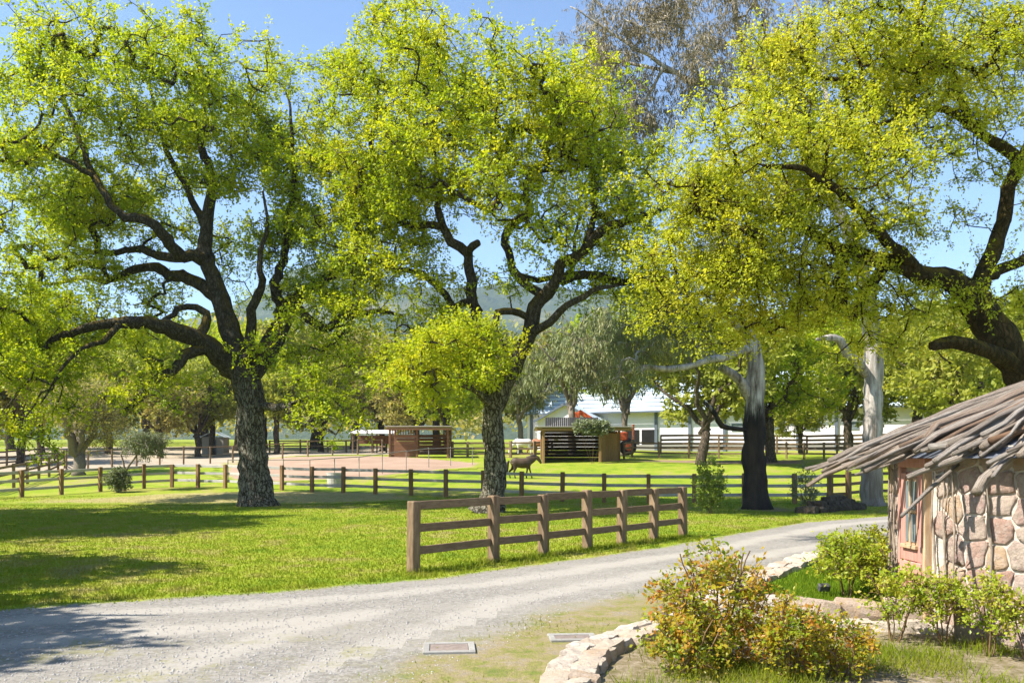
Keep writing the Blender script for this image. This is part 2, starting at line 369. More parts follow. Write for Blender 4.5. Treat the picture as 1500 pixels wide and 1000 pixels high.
def in_poly(px, py, poly):
    poly = np.asarray(poly); inside = np.zeros(px.shape, bool); dist = np.full(px.shape, 1e9)
    for i in range(len(poly)):
        x1, y1 = poly[i]; x2, y2 = poly[(i+1) % len(poly)]
        c = ((y1 > py) != (y2 > py)) & (px < (x2-x1)*(py-y1)/((y2-y1) if y2 != y1 else 1e-9)+x1); inside ^= c
        dx, dy = x2-x1, y2-y1; t = np.clip(((px-x1)*dx+(py-y1)*dy)/(dx*dx+dy*dy+1e-12), 0, 1)
        dist = np.minimum(dist, np.hypot(px-x1-t*dx, py-y1-t*dy))
    return inside, np.where(inside, dist, -dist)
def sheet(name, poly, mat, label, sp=.3, margin=.6, zoff=.008, base=None):
    p = np.asarray(poly, float); x0, y0 = p.min(0)-margin-sp; x1, y1 = p.max(0)+margin+sp
    xs = np.arange(x0, x1+sp, sp); ys = np.arange(y0, y1+sp, sp)
    X, Y = np.meshgrid(xs, ys); ins, D = in_poly(X, Y, p)
    Z = (g(X, Y) if base is None else np.full(X.shape, base))+zoff
    nx = len(xs); i = np.arange(len(ys)-1)[:, None]*nx+np.arange(nx-1)[None, :]
    Q = np.stack([i, i+1, i+nx+1, i+nx], -1).reshape(-1, 4)
    ok = (D.ravel()[Q] > -margin).all(1); Q = Q[ok]
    used = np.unique(Q); remap = np.full(X.size, -1); remap[used] = np.arange(len(used))
    V = np.stack([X, Y, Z], -1).reshape(-1, 3)[used]
    return tag(obj(name, mesh_np(name, V, [remap[Q]], mat, {'edge': D.ravel()[used]}, True)), label, kind='structure')
ROADTOP = [(-16, 11.2), (-9.5, 11.45), (-7, 11.67), (-5.45, 12.4), (-3.5, 13.26), (-1.29, 14.66), (.67, 16.7), (3.27, 19.4), (6.2, 23.2), (9.3, 27), (12.7, 29.5), (24, 34)]
ROADLOW = [(26, 29), (16, 26.5), (10.5, 22.6), (8.75, 19.9), (6.3, 17.5), (4.3, 15.4), (2.1, 13.1), (.95, 11.8), (.2, 10), (-.4, 9), (-.9, 7.9), (-1.6, 5), (-2, -4), (-16, -4)]
sheet('driveway', ROADTOP+ROADLOW, M_drive, 'pale gravel driveway curving past the stone hut', .25, .5, .012)
VERGE = [(16, 26.2), (10.4, 22.5), (8.6, 19.9), (6.0, 17.5), (4.0, 15.4), (1.8, 13.2), (.5, 11.9), (-.4, 10.2), (-1.1, 9.1), (-1.6, 7.9), (-2.2, 5), (-1, 2), (6, 2), (7, 8), (6, 12), (6.8, 17), (14, 22)]
sheet('verge', VERGE, M_verge, 'dry weedy verge between driveway and stone border', .25, .5, .018)
sheet('straw_patch', [(-22, 37.5), (-17, 42.6), (-11, 44), (-6, 43), (-4.5, 39.5), (-9, 37.3), (-14, 37.2)], M_straw, 'straw coloured dry grass behind the big left oak', .4, 1.2, .02)
def fp(x, d): return ((x-750)/F*d, d)
sheet('riding_arena', [fp(395, 50), fp(560, 53), fp(690, 59), fp(700, 66), fp(560, 74), fp(430, 77), fp(345, 74), fp(330, 58), fp(340, 52)], M_sand, 'pinkish sand riding arena beyond the pasture fence', .6, 1.2, .03)
sheet('sandy_track', [fp(-60, 64), fp(60, 60), fp(150, 62), fp(260, 65.5), fp(345, 66), fp(350, 73), fp(430, 79), fp(560, 80), fp(640, 92), fp(640, 125), fp(400, 130), fp(100, 130), fp(-80, 125)], M_pale, 'pale sandy track running behind the left fences', .7, 1.2, .03)
sheet('dirt_patch', [fp(925, 66), fp(1000, 63.5), fp(1080, 63), fp(1180, 64), fp(1170, 68), fp(1060, 68.5), fp(960, 69)], M_dirt, 'bare brown earth in the shade right of the shelter', .5, 1.2, .03)
sheet('tree_litter', [fp(1085, 33.3), fp(1150, 32), fp(1170, 33), fp(1140, 35), fp(1090, 35.4)], M_dirt, 'brown bark litter round the black based gum', .2, .6, .01)
# hills
hx = np.linspace(-3800, 3800, 150); hy = np.linspace(900, 3200, 60)
X, Y = np.meshgrid(hx, hy); rr = np.random.default_rng(4)
crest = 312+50*np.sin(X/620+2.2)+38*np.sin(X/240+2)+18*np.sin(X/97)
prof = np.clip((Y-900)/1000, 0, 1)**1.25*np.where(Y > 1900, 1-.25*(Y-1900)/1300, 1)
Z = crest*prof+26*np.sin(X/130+Y/170)*prof+14*np.sin(X/61-Y/83)*prof+rr.normal(0, 5, X.shape)*prof+12
V = np.stack([X, Y, Z], -1).reshape(-1, 3); i = np.arange(59)[:, None]*150+np.arange(149)[None, :]
Q = np.stack([i, i+1, i+151, i+150], -1).reshape(-1, 4)
def hill_mat():
    b = NB('wooded_hill'); n = b.noise(.02, 6, .75); n2 = b.noise(.004, 4, .6)
    c = b.ramp(n, [(.35, (.035, .055, .03)), (.55, (.07, .09, .045)), (.7, (.13, .13, .07))])
    c = b.mix(b.sm(n2, .55, .7), c, (.16, .15, .08))
    return b.done(c, 1., b.bump(n, 1., 14), .05)
tag(obj('hills', mesh_np('hills', V, [Q], hill_mat(), smooth=True)), 'hazy blue wooded hills behind the trees', kind='structure')

# ------------------------------------------------------------------ trees
class Tree:
    def __init__(s, seed=0, step=.35):
        s.P = []; s.par = []; s.R = []; s.att = []; s.rng = np.random.default_rng(seed); s.step = step; s.T = None; s.leaf_out = None
    def limb(s, pts, r, wob=.04, att=True, join=True):
        """pts: 3D points, r: radii at those points"""
        pts = np.asarray(pts, float); r = np.asarray(r, float)
        if len(r) != len(pts): r = np.interp(np.linspace(0, 1, len(pts)), np.linspace(0, 1, len(r)), r)
        parent = -1
        if s.P and join:
            A = np.array(s.P); parent = int(np.argmin(((A-pts[0])**2).sum(1)))
            pts = np.vstack([A[parent], pts]); r = np.concatenate([[min(r[0]*1.1, s.R[parent])], r])
        c = catmull(np.column_stack([pts, r]), s.step); first = 0
        if parent >= 0: first = 1
        for k in range(first, len(c)):
            j = s.rng.normal(0, wob, 3) if 0 < k < len(c)-1 and wob else np.zeros(3)
            s.P.append(c[k, :3]+j*min(1, c[k, 3]*4+.3)); s.R.append(max(.008, c[k, 3])); s.par.append(parent); s.att.append(att); parent = len(s.P)-1
    def grow(s, T, wob=.16, tip=.014):
        T = np.asarray(T, float); rng = s.rng; s.T = T; n = len(T)
        P = np.array(s.P); ok = np.where(s.att)[0]
        best = np.full(n, 1e9); idx = np.zeros(n, int)
        for k0 in range(0, len(ok), 400):
            o = ok[k0:k0+400]; D = np.linalg.norm(T[:, None]-P[o][None], axis=2); a = D.argmin(1); dd = D[np.arange(n), a]
            m = dd < best; best[m] = dd[m]; idx[m] = o[a[m]]
        done = np.zeros(n, bool); s.tipdir = np.zeros((n, 3))
        for _ in range(n):
            k = int(np.argmin(np.where(done, 1e9, best))); done[k] = True
            a = np.array(s.P[idx[k]]); b = T[k]; d = b-a; L = np.linalg.norm(d)+1e-6; m = max(1, int(L/s.step+.5)); par = int(idx[k])
            pp = s.par[par]; tan = (a-np.array(s.P[pp])) if pp >= 0 else d; tan = tan/(np.linalg.norm(tan)+1e-6)
            bend = tan*L*.22*(1 if np.dot(tan, d) > -.3*L else 0)+rng.normal(0, wob*L*.5, 3)
            new = []
            for q in range(1, m+1):
                t = q/m; p = a+d*t+bend*4*t*(1-t)*.5+rng.normal(0, wob*.35, 3)*(q < m)
                s.P.append(p); s.R.append(tip); s.par.append(par); s.att.append(True); par = len(s.P)-1; new.append(par)
            NP = np.array([s.P[i] for i in new]); D = np.linalg.norm(T[:, None]-NP[None], axis=2); am = D.argmin(1); dd = D[np.arange(n), am]
            mk = dd < best; best[mk] = dd[mk]; idx[mk] = np.array(new)[am[mk]]
            s.tipdir[k] = d/L
    def pipe(s, e=2.05, cap=.5):
        n = len(s.P); acc = np.zeros(n); R0 = np.array(s.R)
        for i in range(n-1, -1, -1):
            r = max(R0[i]**e, acc[i]) if R0[i] > .03 else R0[i]**e*(acc[i] == 0)+acc[i]
            if R0[i] > .03: r = R0[i]**e
            s.R[i] = r**(1/e)
            if s.par[i] >= 0: acc[s.par[i]] += r
    def wood(s, name, mat, big=12, lump=.26):
        s.pipe(); n = len(s.P); kids = [[] for _ in range(n)]; roots = []
        for i, p in enumerate(s.par): (kids[p] if p >= 0 else roots).append(i)
        P = np.array(s.P); Rr = np.array(s.R); Vs, Qs, Ts, off = [], [], [], 0
        stack = [(r, -1) for r in roots]
        while stack:
            i, p = stack.pop(); ch = [i]
            while kids[ch[-1]]:
                ks = sorted(kids[ch[-1]], key=lambda k: -Rr[k])
                for k in ks[1:]: stack.append((k, ch[-1]))
                ch.append(ks[0])
            pts = P[ch]; rad = Rr[ch].copy()
            if p >= 0: pts = np.vstack([P[p], pts]); rad = np.concatenate([[min(Rr[p]*.9, rad[0]*1.15)], rad])
            if len(pts) < 2: continue
            rm = rad.max(); sides = big if rm > .12 else 6 if rm > .05 else 4 if rm > .02 else 3
            V, Q, T = tube_arrays(pts, rad, sides, rm > .05, lump if rm > .05 else 0, s.rng)
            Vs.append(V); Qs.append(Q+off)
            if len(T): Ts.append(T+off)
            off += len(V)
        if s.leaf_out is not None:
            b, d = s.leaf_out; m = len(b); r = .006
            u = np.cross(d, s.rng.normal(size=d.shape)); u /= np.linalg.norm(u, axis=1)[:, None]+1e-9; v = np.cross(d, u); v /= np.linalg.norm(v, axis=1)[:, None]+1e-9
            VV = np.stack([b+u*r, b-u*r*.5+v*r*.87, b-u*r*.5-v*r*.87, b+d], 1).reshape(-1, 3); k = np.arange(m)[:, None]*4+off
            Ts.append(np.stack([k+[0, 1, 3], k+[1, 2, 3], k+[2, 0, 3]], 1).reshape(-1, 3)); Vs.append(VV)
        return mesh_np(name, np.vstack(Vs), [np.vstack(Qs)]+([np.vstack(Ts)] if Ts else []), mat, smooth=True)
    def leaves(s, name, mat, sprigs=4, per=12, L=(.10, .17), wd=.62, ls=.55, droop=0., up=.35, sprig_wood=True, spread=.05):
        rng = s.rng; T = s.T; n = len(T)
        d = rng.normal(size=(n, sprigs, 3))+s.tipdir[:, None]*.5; d[..., 2] += up-droop*2
        d /= np.linalg.norm(d, axis=2)[..., None]; d *= (ls*rng.uniform(.55, 1.3, (n, sprigs)))[..., None]
        if sprig_wood: s.leaf_out = (np.repeat(T, sprigs, 0), d.reshape(-1, 3))
        tt = rng.uniform(.15, 1.05, (n, sprigs, per)); b = T[:, None, None]+d[:, :, None]*tt[..., None]+rng.normal(0, spread, (n, sprigs, per, 3))
        dd = np.repeat(d[:, :, None]/(np.linalg.norm(d, axis=2)[..., None, None]), per, 2)
        a = dd*.6+rng.normal(0, .6, b.shape); a[..., 2] -= droop*2.2
        a = a.reshape(-1, 3); b = b.reshape(-1, 3); m = len(a); a /= np.linalg.norm(a, axis=1)[:, None]
        nr = rng.normal(0, .55, (m, 3)); nr[:, 2] += .45; nr += np.array(SUN)*.55
        sd = np.cross(a, nr); sd /= np.linalg.norm(sd, axis=1)[:, None]+1e-9; u = np.cross(sd, a)
        ln = rng.uniform(*L, m)[:, None]; w2 = ln*wd*.5*rng.uniform(.8, 1.2, (m, 1)); f = ln*rng.uniform(-.05, .15, (m, 1))
        V = np.stack([b, b+a*ln*.55+sd*w2+u*f, b+a*ln, b+a*ln*.5-sd*w2+u*f], 1).reshape(-1, 3)
        Q = np.arange(m*4).reshape(-1, 4)
        ctint = rng.uniform(0, 1, n)
        t = np.repeat(np.clip(.62*np.repeat(ctint, sprigs*per)+.38*rng.uniform(0, 1, m), 0, 1), 4)
        return mesh_np(name, V, [Q], mat, {'tint': t})
def blobs(rng, ells, n, d0, rmin=.2, sig=.5):
    """cluster centres in a union of ellipsoids: (px, py, rx_px, ry_px, depth offset m, depth radius m, weight)"""
    vol = np.array([(e[2]*e[3]*(e[6] if len(e) > 6 else 1)) for e in ells], float); cnt = np.maximum(3, (n*vol/vol.sum())).astype(int); out = []
    for e, c in zip(ells, cnt):
        v = rng.normal(size=(c, 3)); v /= np.linalg.norm(v, axis=1)[:, None]; r = rng.uniform(rmin**3, 1, c)**(1/3)*rng.uniform(.92, 1.06, c); v *= r[:, None]
        d = d0+e[4]; ctr = P(e[0], e[1], d); s = d/F
        k = max(2, c//9); v = v[:k][rng.integers(0, k, c)]+rng.normal(0, 1, (c, 3))*(sig*np.array([1/(e[2]*s), 1/e[5], .6/(e[3]*s)]))
        out.append(np.column_stack([ctr[0]+v[:, 0]*e[2]*s, ctr[1]+v[:, 1]*e[5], ctr[2]+v[:, 2]*e[3]*s]))
    T = np.vstack(out)
    return T
def limbpx(t, pts, r, d0, **k):
    t.limb([P(p[0], p[1], d0+(p[2] if len(p) > 2 else 0)) for p in pts], r, **k)
def finish(t, name, base, label, cat, wood_mat, leaf_mat, group=None, lv={}, wd={}):
    root = empty(name, base, label, cat, group); inv = Vector(base)
    crown = t.leaves('crown', leaf_mat, **lv); trunk = t.wood('trunk', wood_mat, **wd)
    for nm, me in (('trunk', trunk), ('crown', crown)):
        me.transform(Matrix.Translation(-inv)); obj(nm, me, root)
    return root
def flare(t, base, pts, r, d0, n=6, seed=0):
    pass

# --- big left oak
D = 36.0; t = Tree(1)
limbpx(t, [(377, 745), (376, 730), (374, 705), (371, 670), (369, 630), (367, 590), (362, 560)], [1.0, .76, .66, .61, .58, .57, .58], D, att=False, wob=.01)
limbpx(t, [(352, 535), (340, 490), (324, 440), (310, 400), (299, 365), (302, 335), (309, 285), (308, 248), (294, 215), (300, 165), (285, 110)], [.5, .44, .38, .33, .3, .26, .22, .19, .15, .1, .06], D)
limbpx(t, [(292, 378, -.3), (258, 368, -1.2), (237, 342, -2), (216, 321, -2.4), (182, 318, -2.6), (157, 290, -2.5), (140, 262, -2.3), (108, 240, -2.5), (62, 216, -2), (20, 190, -2)], [.26, .24, .22, .2, .17, .14, .12, .1, .07, .04], D)
limbpx(t, [(276, 375, .6), (240, 377, 1.2), (200, 363, 2), (154, 371, 2.6), (124, 366, 3), (80, 350, 3.5)], [.2, .18, .15, .12, .09, .05], D)
limbpx(t, [(316, 436, .4), (298, 419, 1), (274, 407, 1.6), (247, 402, 2.4), (225, 390, 2.6), (186, 399, 3), (160, 411, 3.4), (122, 407, 4), (70, 415, 4), (20, 400, 4)], [.3, .28, .26, .24, .2, .17, .13, .1, .07, .04], D)
limbpx(t, [(345, 545), (322, 521, -.6), (294, 500, -1.2), (260, 485, -2), (230, 476, -2.6), (184, 472, -3), (138, 476, -3.2), (113, 485, -3), (84, 493, -2.8), (58, 517, -2.6), (30, 565, -2.5), (8, 602, -2.4)], [.46, .42, .38, .33, .28, .22, .18, .15, .12, .1, .07, .04], D)
limbpx(t, [(296, 512, -1.2), (271, 520, -1.8), (254, 543, -2.2), (226, 558, -2.4), (203, 584, -2.6), (183, 598, -2.6)], [.24, .22, .2, .17, .16, .12], D, wob=.02)
limbpx(t, [(180, 470, -3), (150, 500, -3.5), (120, 510, -3.8), (90, 540, -4), (60, 590, -4)], [.14, .1, .08, .06, .03], D)
limbpx(t, [(299, 478, -1), (302, 455, -.6), (288, 446, -.6), (262, 451, -.8), (245, 468, -1.2), (220, 480, -1.6)], [.2, .17, .14, .12, .1, .06], D)
limbpx(t, [(372, 540, .2), (391, 514, .8), (408, 484, 1.2), (414, 457, 1.4), (437, 437, 1.8), (460, 420, 2.2), (489, 400, 2.4), (520, 372, 2.4), (543, 330, 2.2), (548, 290, 2)], [.48, .44, .4, .36, .3, .25, .2, .15, .1, .05], D)
limbpx(t, [(413, 452, 1.2), (405, 424, .6), (411, 392, .3), (419, 360, 0), (421, 325, -.3), (431, 270, -.4), (428, 205, -.3), (424, 150, 0)], [.24, .21, .18, .16, .14, .11, .08, .05], D)
limbpx(t, [(366, 520, -.4), (368, 470, -.9), (372, 440, -1.2), (384, 420, -1.5), (380, 380, -2), (392, 330, -2), (385, 280, -2)], [.22, .19, .17, .14, .1, .07, .04], D)
limbpx(t, [(432, 446, 1.6), (470, 480, 0), (497, 470, -.6), (522, 460, -1), (556, 456, -1.4), (590, 462, -1.6)], [.2, .17, .15, .13, .1, .05], D)
limbpx(t, [(384, 594, -.3), (405, 597, -1), (420, 594, -1.5), (428, 612, -1.8), (455, 625, -2.2), (478, 628, -2.6), (492, 636, -2.8)], [.17, .15, .14, .12, .1, .07, .04], D)
limbpx(t, [(420, 594, -1.5), (440, 585, -1.6), (460, 588, -2)], [.09, .07, .03], D)
limbpx(t, [(300, 330, .3), (270, 270, .8), (240, 210, 1), (225, 150, 1), (215, 90, 1)], [.16, .12, .1, .07, .04], D)
limbpx(t, [(140, 262, -2.3), (110, 190, -1.5), (88, 120, -1), (84, 60, -1), (80, 20, -1)], [.12, .1, .07, .05, .03], D)
EL = [(225, 115, 125, 92, 0, 5, 1.1), (90, 85, 55, 72, -1, 3, 1), (85, 200, 110, 75, -1, 5, 1), (50, 320, 85, 90, -1, 4.5, 1), (235, 235, 130, 80, 1, 5, .7), (395, 165, 78, 88, 0, 4.5, 1), (405, 290, 70, 75, .5, 4, .6), (310, 180, 110, 90, 0, 5, .7),
      (50, 430, 80, 60, 0, 4.5, .9), (170, 420, 105, 55, 2.5, 3, .4), (120, 545, 120, 42, -2, 4, .7), (30, 560, 55, 60, -2, 3, .8), (460, 400, 65, 80, 2, 3.5, .6), (455, 545, 75, 55, -.5, 3, .6), (470, 620, 45, 30, -2.5, 1.6, .8), (220, 575, 50, 32, -2.5, 2, .7), (245, 330, 90, 50, 2.5, 3, .4), (430, 490, 40, 35, -.5, 2, .5), (500, 340, 55, 60, 2, 3, .6), (450, 250, 80, 80, 1.5, 3.5, .7), (440, 390, 80, 50, 2.5, 2.5, .6), (140, 270, 120, 60, 2, 4, .7), (150, 340, 110, 50, 3.5, 3, .5), (30, 470, 60, 60, 1, 3, .7), (300, 560, 60, 40, 4, 2, .3), (90, 490, 110, 55, 1.5, 3.5, .7), (120, 340, 110, 60, 3.5, 3, .6), (240, 470, 80, 60, 3.5, 2.5, .35), (330, 400, 60, 70, 4, 2.5, .35), (470, 300, 60, 60, 3, 3, .5), (60, 400, 70, 60, 3, 3, .6), (520, 500, 60, 60, 1, 3, .6), (470, 470, 70, 45, 2, 3, .6), (20, 500, 60, 50, -2, 3, .9), (60, 620, 60, 30, -2, 2.5, .6), (340, 290, 60, 60, 2.5, 3, .35)]
t.grow(blobs(t.rng, EL, 3300, D-.8), tip=.014)
bA = gp(375, D)
finish(t, 'oak_tree', bA, 'tallest spreading oak at left with grey trunk and mossy limbs on the lawn', 'tree', M_barkA, M_leafA, 'large oaks', dict(sprigs=6, per=11, L=(.09, .155), ls=.6))
# --- middle oak
D = 32.0; t = Tree(2)
limbpx(t, [(714, 756), (720, 742), (724, 720), (726, 697), (724, 645), (722, 605), (732, 575)], [.78, .58, .48, .44, .42, .42, .45], D, att=False, wob=.01)
limbpx(t, [(744, 555), (762, 520), (772, 495), (780, 466), (792, 438), (814, 419, -.4), (822, 386, -.8), (853, 370, -1.2), (882, 338, -1.6), (921, 321, -2), (954, 312, -2.2), (985, 300, -2.4)], [.38, .33, .31, .29, .28, .24, .22, .2, .18, .15, .1, .05], D)
limbpx(t, [(797, 434), (776, 419, .5), (754, 401, .8), (745, 367, .9), (739, 347, .8), (757, 323, .4), (777, 311, 0), (768, 291, -.3), (735, 287, -.5), (714, 309, -.6), (696, 299, -.7), (670, 284, -1), (640, 260, -1.2)], [.2, .19, .18, .17, .17, .17, .16, .15, .14, .13, .11, .09, .05], D, wob=.02)
limbpx(t, [(768, 291, -.3), (774, 256, -.2), (793, 240, 0), (813, 222, .2), (826, 195, .4), (830, 150, .4)], [.12, .11, .1, .08, .06, .03], D)
limbpx(t, [(777, 462), (752, 455, -.6), (730, 457, -.9), (726, 477, -1.1), (736, 503, -1.2)], [.13, .13, .12, .1, .06], D)
limbpx(t, [(722, 590), (708, 540, .5), (701, 490, .8), (695, 457, .9), (690, 414, .9), (684, 372, .8), (662, 352, .6), (648, 328, .5), (641, 304, .4), (645, 260, .4), (630, 200, .3), (622, 140, .2)], [.3, .27, .25, .24, .22, .2, .18, .15, .12, .1, .07, .04], D)
limbpx(t, [(684, 372, .8), (692, 360, .2), (700, 356, -.2)], [.16, .17, .14], D, wob=0)
limbpx(t, [(691, 440, .9), (668, 448, 1.4), (653, 432, 1.8), (619, 401, 2.2), (580, 395, 2.6), (540, 380, 3)], [.15, .14, .13, .11, .09, .05], D)
limbpx(t, [(776, 485), (805, 471, -.8), (830, 447, -1.4), (878, 423, -2), (905, 418, -2.4)], [.15, .14, .12, .08, .04], D)
limbpx(t, [(822, 412, -.6), (858, 399, 0), (902, 413, .5), (950, 413, 1), (985, 420, 1.2)], [.18, .17, .15, .1, .05], D)
limbpx(t, [(752, 400, .8), (790, 410, 1.4), (815, 405, 1.8), (838, 395, 2), (842, 350, 2.2), (850, 310, 2.4)], [.12, .11, .1, .09, .07, .04], D)
limbpx(t, [(650, 330, .5), (600, 330, 1), (560, 300, 1.6), (545, 250, 2), (548, 180, 2.4), (560, 90, 2.6)], [.15, .14, .13, .11, .08, .04], D)
limbpx(t, [(724, 600), (700, 575, -.8), (670, 560, -1.4), (640, 540, -2)], [.12, .1, .07, .04], D)
limbpx(t, [(728, 585, .3), (690, 560, 1.2), (672, 545, 1.6), (660, 510, 2)], [.15, .13, .1, .05], D)
limbpx(t, [(853, 370, -1.2), (870, 310, -1), (865, 250, -.8), (860, 180, -.6), (850, 130, -.5)], [.14, .11, .08, .06, .03], D)
EL = [(560, 85, 88, 65, 3, 3, 1), (650, 130, 110, 68, .5, 4, 1.1), (790, 150, 105, 68, 0, 4.5, 1.1), (540, 225, 92, 90, 2, 4, 1.1), (690, 225, 120, 75, 0, 4.5, .9), (850, 225, 75, 80, 0, 4, 1), (500, 330, 58, 60, 2, 3, .8), (880, 290, 55, 70, -1, 3.5, .9), (590, 320, 80, 45, 1, 3.5, .7), (840, 370, 75, 45, 0, 3.5, .45), (900, 400, 50, 35, .5, 2.5, .6),
      (570, 410, 60, 38, 2, 2.5, .55), (655, 535, 80, 45, -1, 2.2, 1.5), (690, 500, 45, 30, -1, 1.8, 1.2), (610, 565, 40, 35, -1, 1.5, 1.1), (720, 300, 90, 50, 0, 4, .4), (770, 420, 60, 40, 1, 3, .3), (545, 455, 60, 40, 2, 2, .5), (580, 500, 60, 50, 2.5, 2, .5), (930, 360, 50, 50, 0, 2.5, .7), (600, 260, 90, 80, 2, 3.5, .8), (560, 360, 70, 50, 2.5, 2.5, .7), (640, 400, 60, 40, 2.5, 2, .4), (920, 260, 45, 60, .5, 2.5, .8), (860, 440, 60, 30, 1.5, 2, .5), (620, 470, 60, 40, 2, 2, .6)]
t.grow(blobs(t.rng, EL, 2800, D-1.0), tip=.014)
finish(t, 'oak_tree', gp(718, D), 'yellow-green oak with twisting forked limbs just behind the near plank fence', 'tree', M_barkA, M_leafB, 'large oaks', dict(sprigs=6, per=11, L=(.085, .145), ls=.55))
# --- near oak leaning in from the right
D = 20.0; t = Tree(3, .28)
limbpx(t, [(1665, 805), (1640, 760), (1600, 690), (1545, 600), (1500, 543), (1460, 490), (1428, 440)], [.75, .55, .48, .44, .41, .39, .36], D, att=False, wob=.01)
limbpx(t, [(1408, 420), (1380, 408, -.2), (1345, 398, -.4), (1308, 383, -.6), (1268, 376, -.8), (1225, 362, -1.2), (1180, 335, -1.5), (1120, 310, -1.8), (1060, 300, -2)], [.27, .24, .21, .19, .16, .13, .10, .07, .04], D, wob=.025)
limbpx(t, [(1300, 382, -.6), (1280, 410, 0), (1262, 440, .3), (1250, 470, .6)], [.13, .12, .11, .06], D)
limbpx(t, [(1230, 370, -1.2), (1235, 420, -1), (1228, 455, -.8)], [.1, .08, .04], D)
limbpx(t, [(1432, 425, .2), (1448, 385, .4), (1462, 350, .6), (1474, 310, .7), (1476, 275, .8), (1492, 240, .7), (1474, 218, .4), (1445, 200, 0), (1420, 184, -.3), (1385, 160, -.6), (1345, 165, -1), (1300, 180, -1.3), (1240, 190, -1.6), (1170, 180, -2)], [.22, .19, .17, .16, .155, .15, .13, .115, .1, .085, .07, .05, .04, .02], D, wob=.02)
limbpx(t, [(1495, 545, -.1), (1470, 524, -.4), (1435, 509, -.7), (1395, 501, -.9), (1365, 507, -1)], [.2, .19, .17, .15, .11], D, wob=.015)
limbpx(t, [(1492, 240, .7), (1530, 180, .8), (1560, 110, .8), (1540, 40, .6), (1480, 10, .4)], [.16, .14, .1, .07, .04], D)
limbpx(t, [(1420, 184, -.3), (1400, 120, -.6), (1370, 60, -.8), (1330, 20, -1), (1290, -20, -1)], [.1, .08, .06, .05, .03], D)
limbpx(t, [(1345, 398, -.4), (1300, 350, -1.5), (1240, 290, -2.4), (1180, 250, -3), (1110, 240, -3.4)], [.14, .12, .09, .06, .03], D)
limbpx(t, [(1450, 400, .4), (1500, 380, 1.2), (1560, 340, 2), (1620, 300, 2.5)], [.14, .12, .09, .05], D)
EL = [(1000, 330, 62, 80, -1.5, 1.6, 1.0), (1060, 250, 85, 75, -1.8, 2.0, .9), (1090, 340, 85, 75, -1.5, 2.2, 1.1), (1080, 430, 85, 70, -1.2, 1.8, 1.2), (1150, 200, 70, 80, -1.5, 2.4, .9), (1210, 290, 95, 90, -1.5, 2.6, 1.1), (1180, 400, 95, 75, -.6, 2, 1.2), (1200, 90, 75, 85, -1, 2.4, 1.0), (1290, 60, 95, 80, -.6, 2.6, 1.1), (1420, 60, 110, 70, -.3, 3, 1.0), (1310, 190, 85, 75, -1, 2.4, .9),
      (1285, 330, 60, 50, -1, 1.8, .6), (1215, 440, 45, 45, -.4, 1.6, .7), (1335, 430, 45, 40, -.4, 1.6, .7), (1370, 430, 70, 45, -.2, 1.4, .7), (1455, 140, 70, 60, 0, 2.4, .8), (1470, 290, 30, 50, .5, 1.4, .3), (1560, 120, 80, 130, .5, 3, .5), (1480, 390, 35, 30, .5, 1.2, .5), (1600, 320, 70, 60, 1.5, 2.5, .4), (1420, 330, 40, 35, 0, 1.4, .2), (1010, 430, 65, 50, -1, 1.4, .8), (1140, 485, 70, 28, -.8, 1.3, .7), (1345, 130, 90, 60, -1, 2.4, .8), (1400, 260, 70, 60, -.5, 2, .45), (1340, 480, 60, 40, .5, 1.4, .5), (1450, 460, 50, 45, 1, 1.4, .4)]
t.grow(blobs(t.rng, EL, 2350, D, .05, .42), wob=.16, tip=.009)
bE = gp(1660, D)
finish(t, 'oak_tree', bE, 'near oak with leaning mossy trunk and golden catkin leaves above the stone hut', 'tree', M_barkE, M_leafE, 'large oaks', dict(sprigs=6, per=13, L=(.05, .09), ls=.42, droop=.08, spread=.035))
# --- gum with black base
D = 34.0; t = Tree(5)
limbpx(t, [(1108, 752), (1107, 738), (1106, 715), (1105, 660), (1105, 610), (1107, 570), (1107, 530), (1103, 505), (1086, 479), (1070, 458), (1052, 425), (1045, 380), (1060, 320), (1080, 250)], [.80, .58, .50, .44, .40, .38, .33, .29, .25, .22, .19, .15, .1, .05], D, wob=.01, att=False)
limbpx(t, [(1098, 585), (1087, 562, -.4), (1075, 549, -.6), (1056, 538, -.8)], [.2, .19, .17, .14], D, wob=0, att=False)
limbpx(t, [(1090, 629, -.2), (1058, 624, -.8), (1048, 606, -1), (1032, 589, -1.2)], [.1, .11, .1, .06], D, wob=0, att=False)
limbpx(t, [(1103, 507), (1065, 522, -1), (1030, 530, -1.8), (990, 540, -2.4), (950, 538, -2.8), (930, 541, -3), (898, 555, -3)], [.16, .15, .13, .12, .1, .08, .04], D, wob=.02)
limbpx(t, [(1065, 525, -1), (1040, 525, -.5), (1020, 505, -.2), (1004, 474, 0), (984, 445, .2), (965, 410, .2)], [.12, .12, .11, .1, .08, .04], D, wob=.02)
limbpx(t, [(1052, 425), (1010, 400, .8), (970, 400, 1.2)], [.1, .07, .03], D)
EL = [(985, 450, 45, 50, 0, 2, 1), (955, 500, 45, 45, -1.5, 2, 1), (1020, 480, 35, 45, 0, 2, .8), (925, 535, 28, 25, -3, 1.2, .6), (1050, 380, 40, 50, 0, 2, .6), (960, 420, 30, 30, .5, 1.5, .7)]
t.grow(blobs(t.rng, EL, 420, D))
bC = gp(1107, D)
finish(t, 'gum_tree', bC, 'eucalyptus with scorched black trunk base and broken pale limbs beside the driveway', 'tree', M_gumC, M_eucg, 'eucalyptus trees', dict(sprigs=5, per=10, L=(.14, .24), wd=.2, ls=.6, droop=.6, up=0))
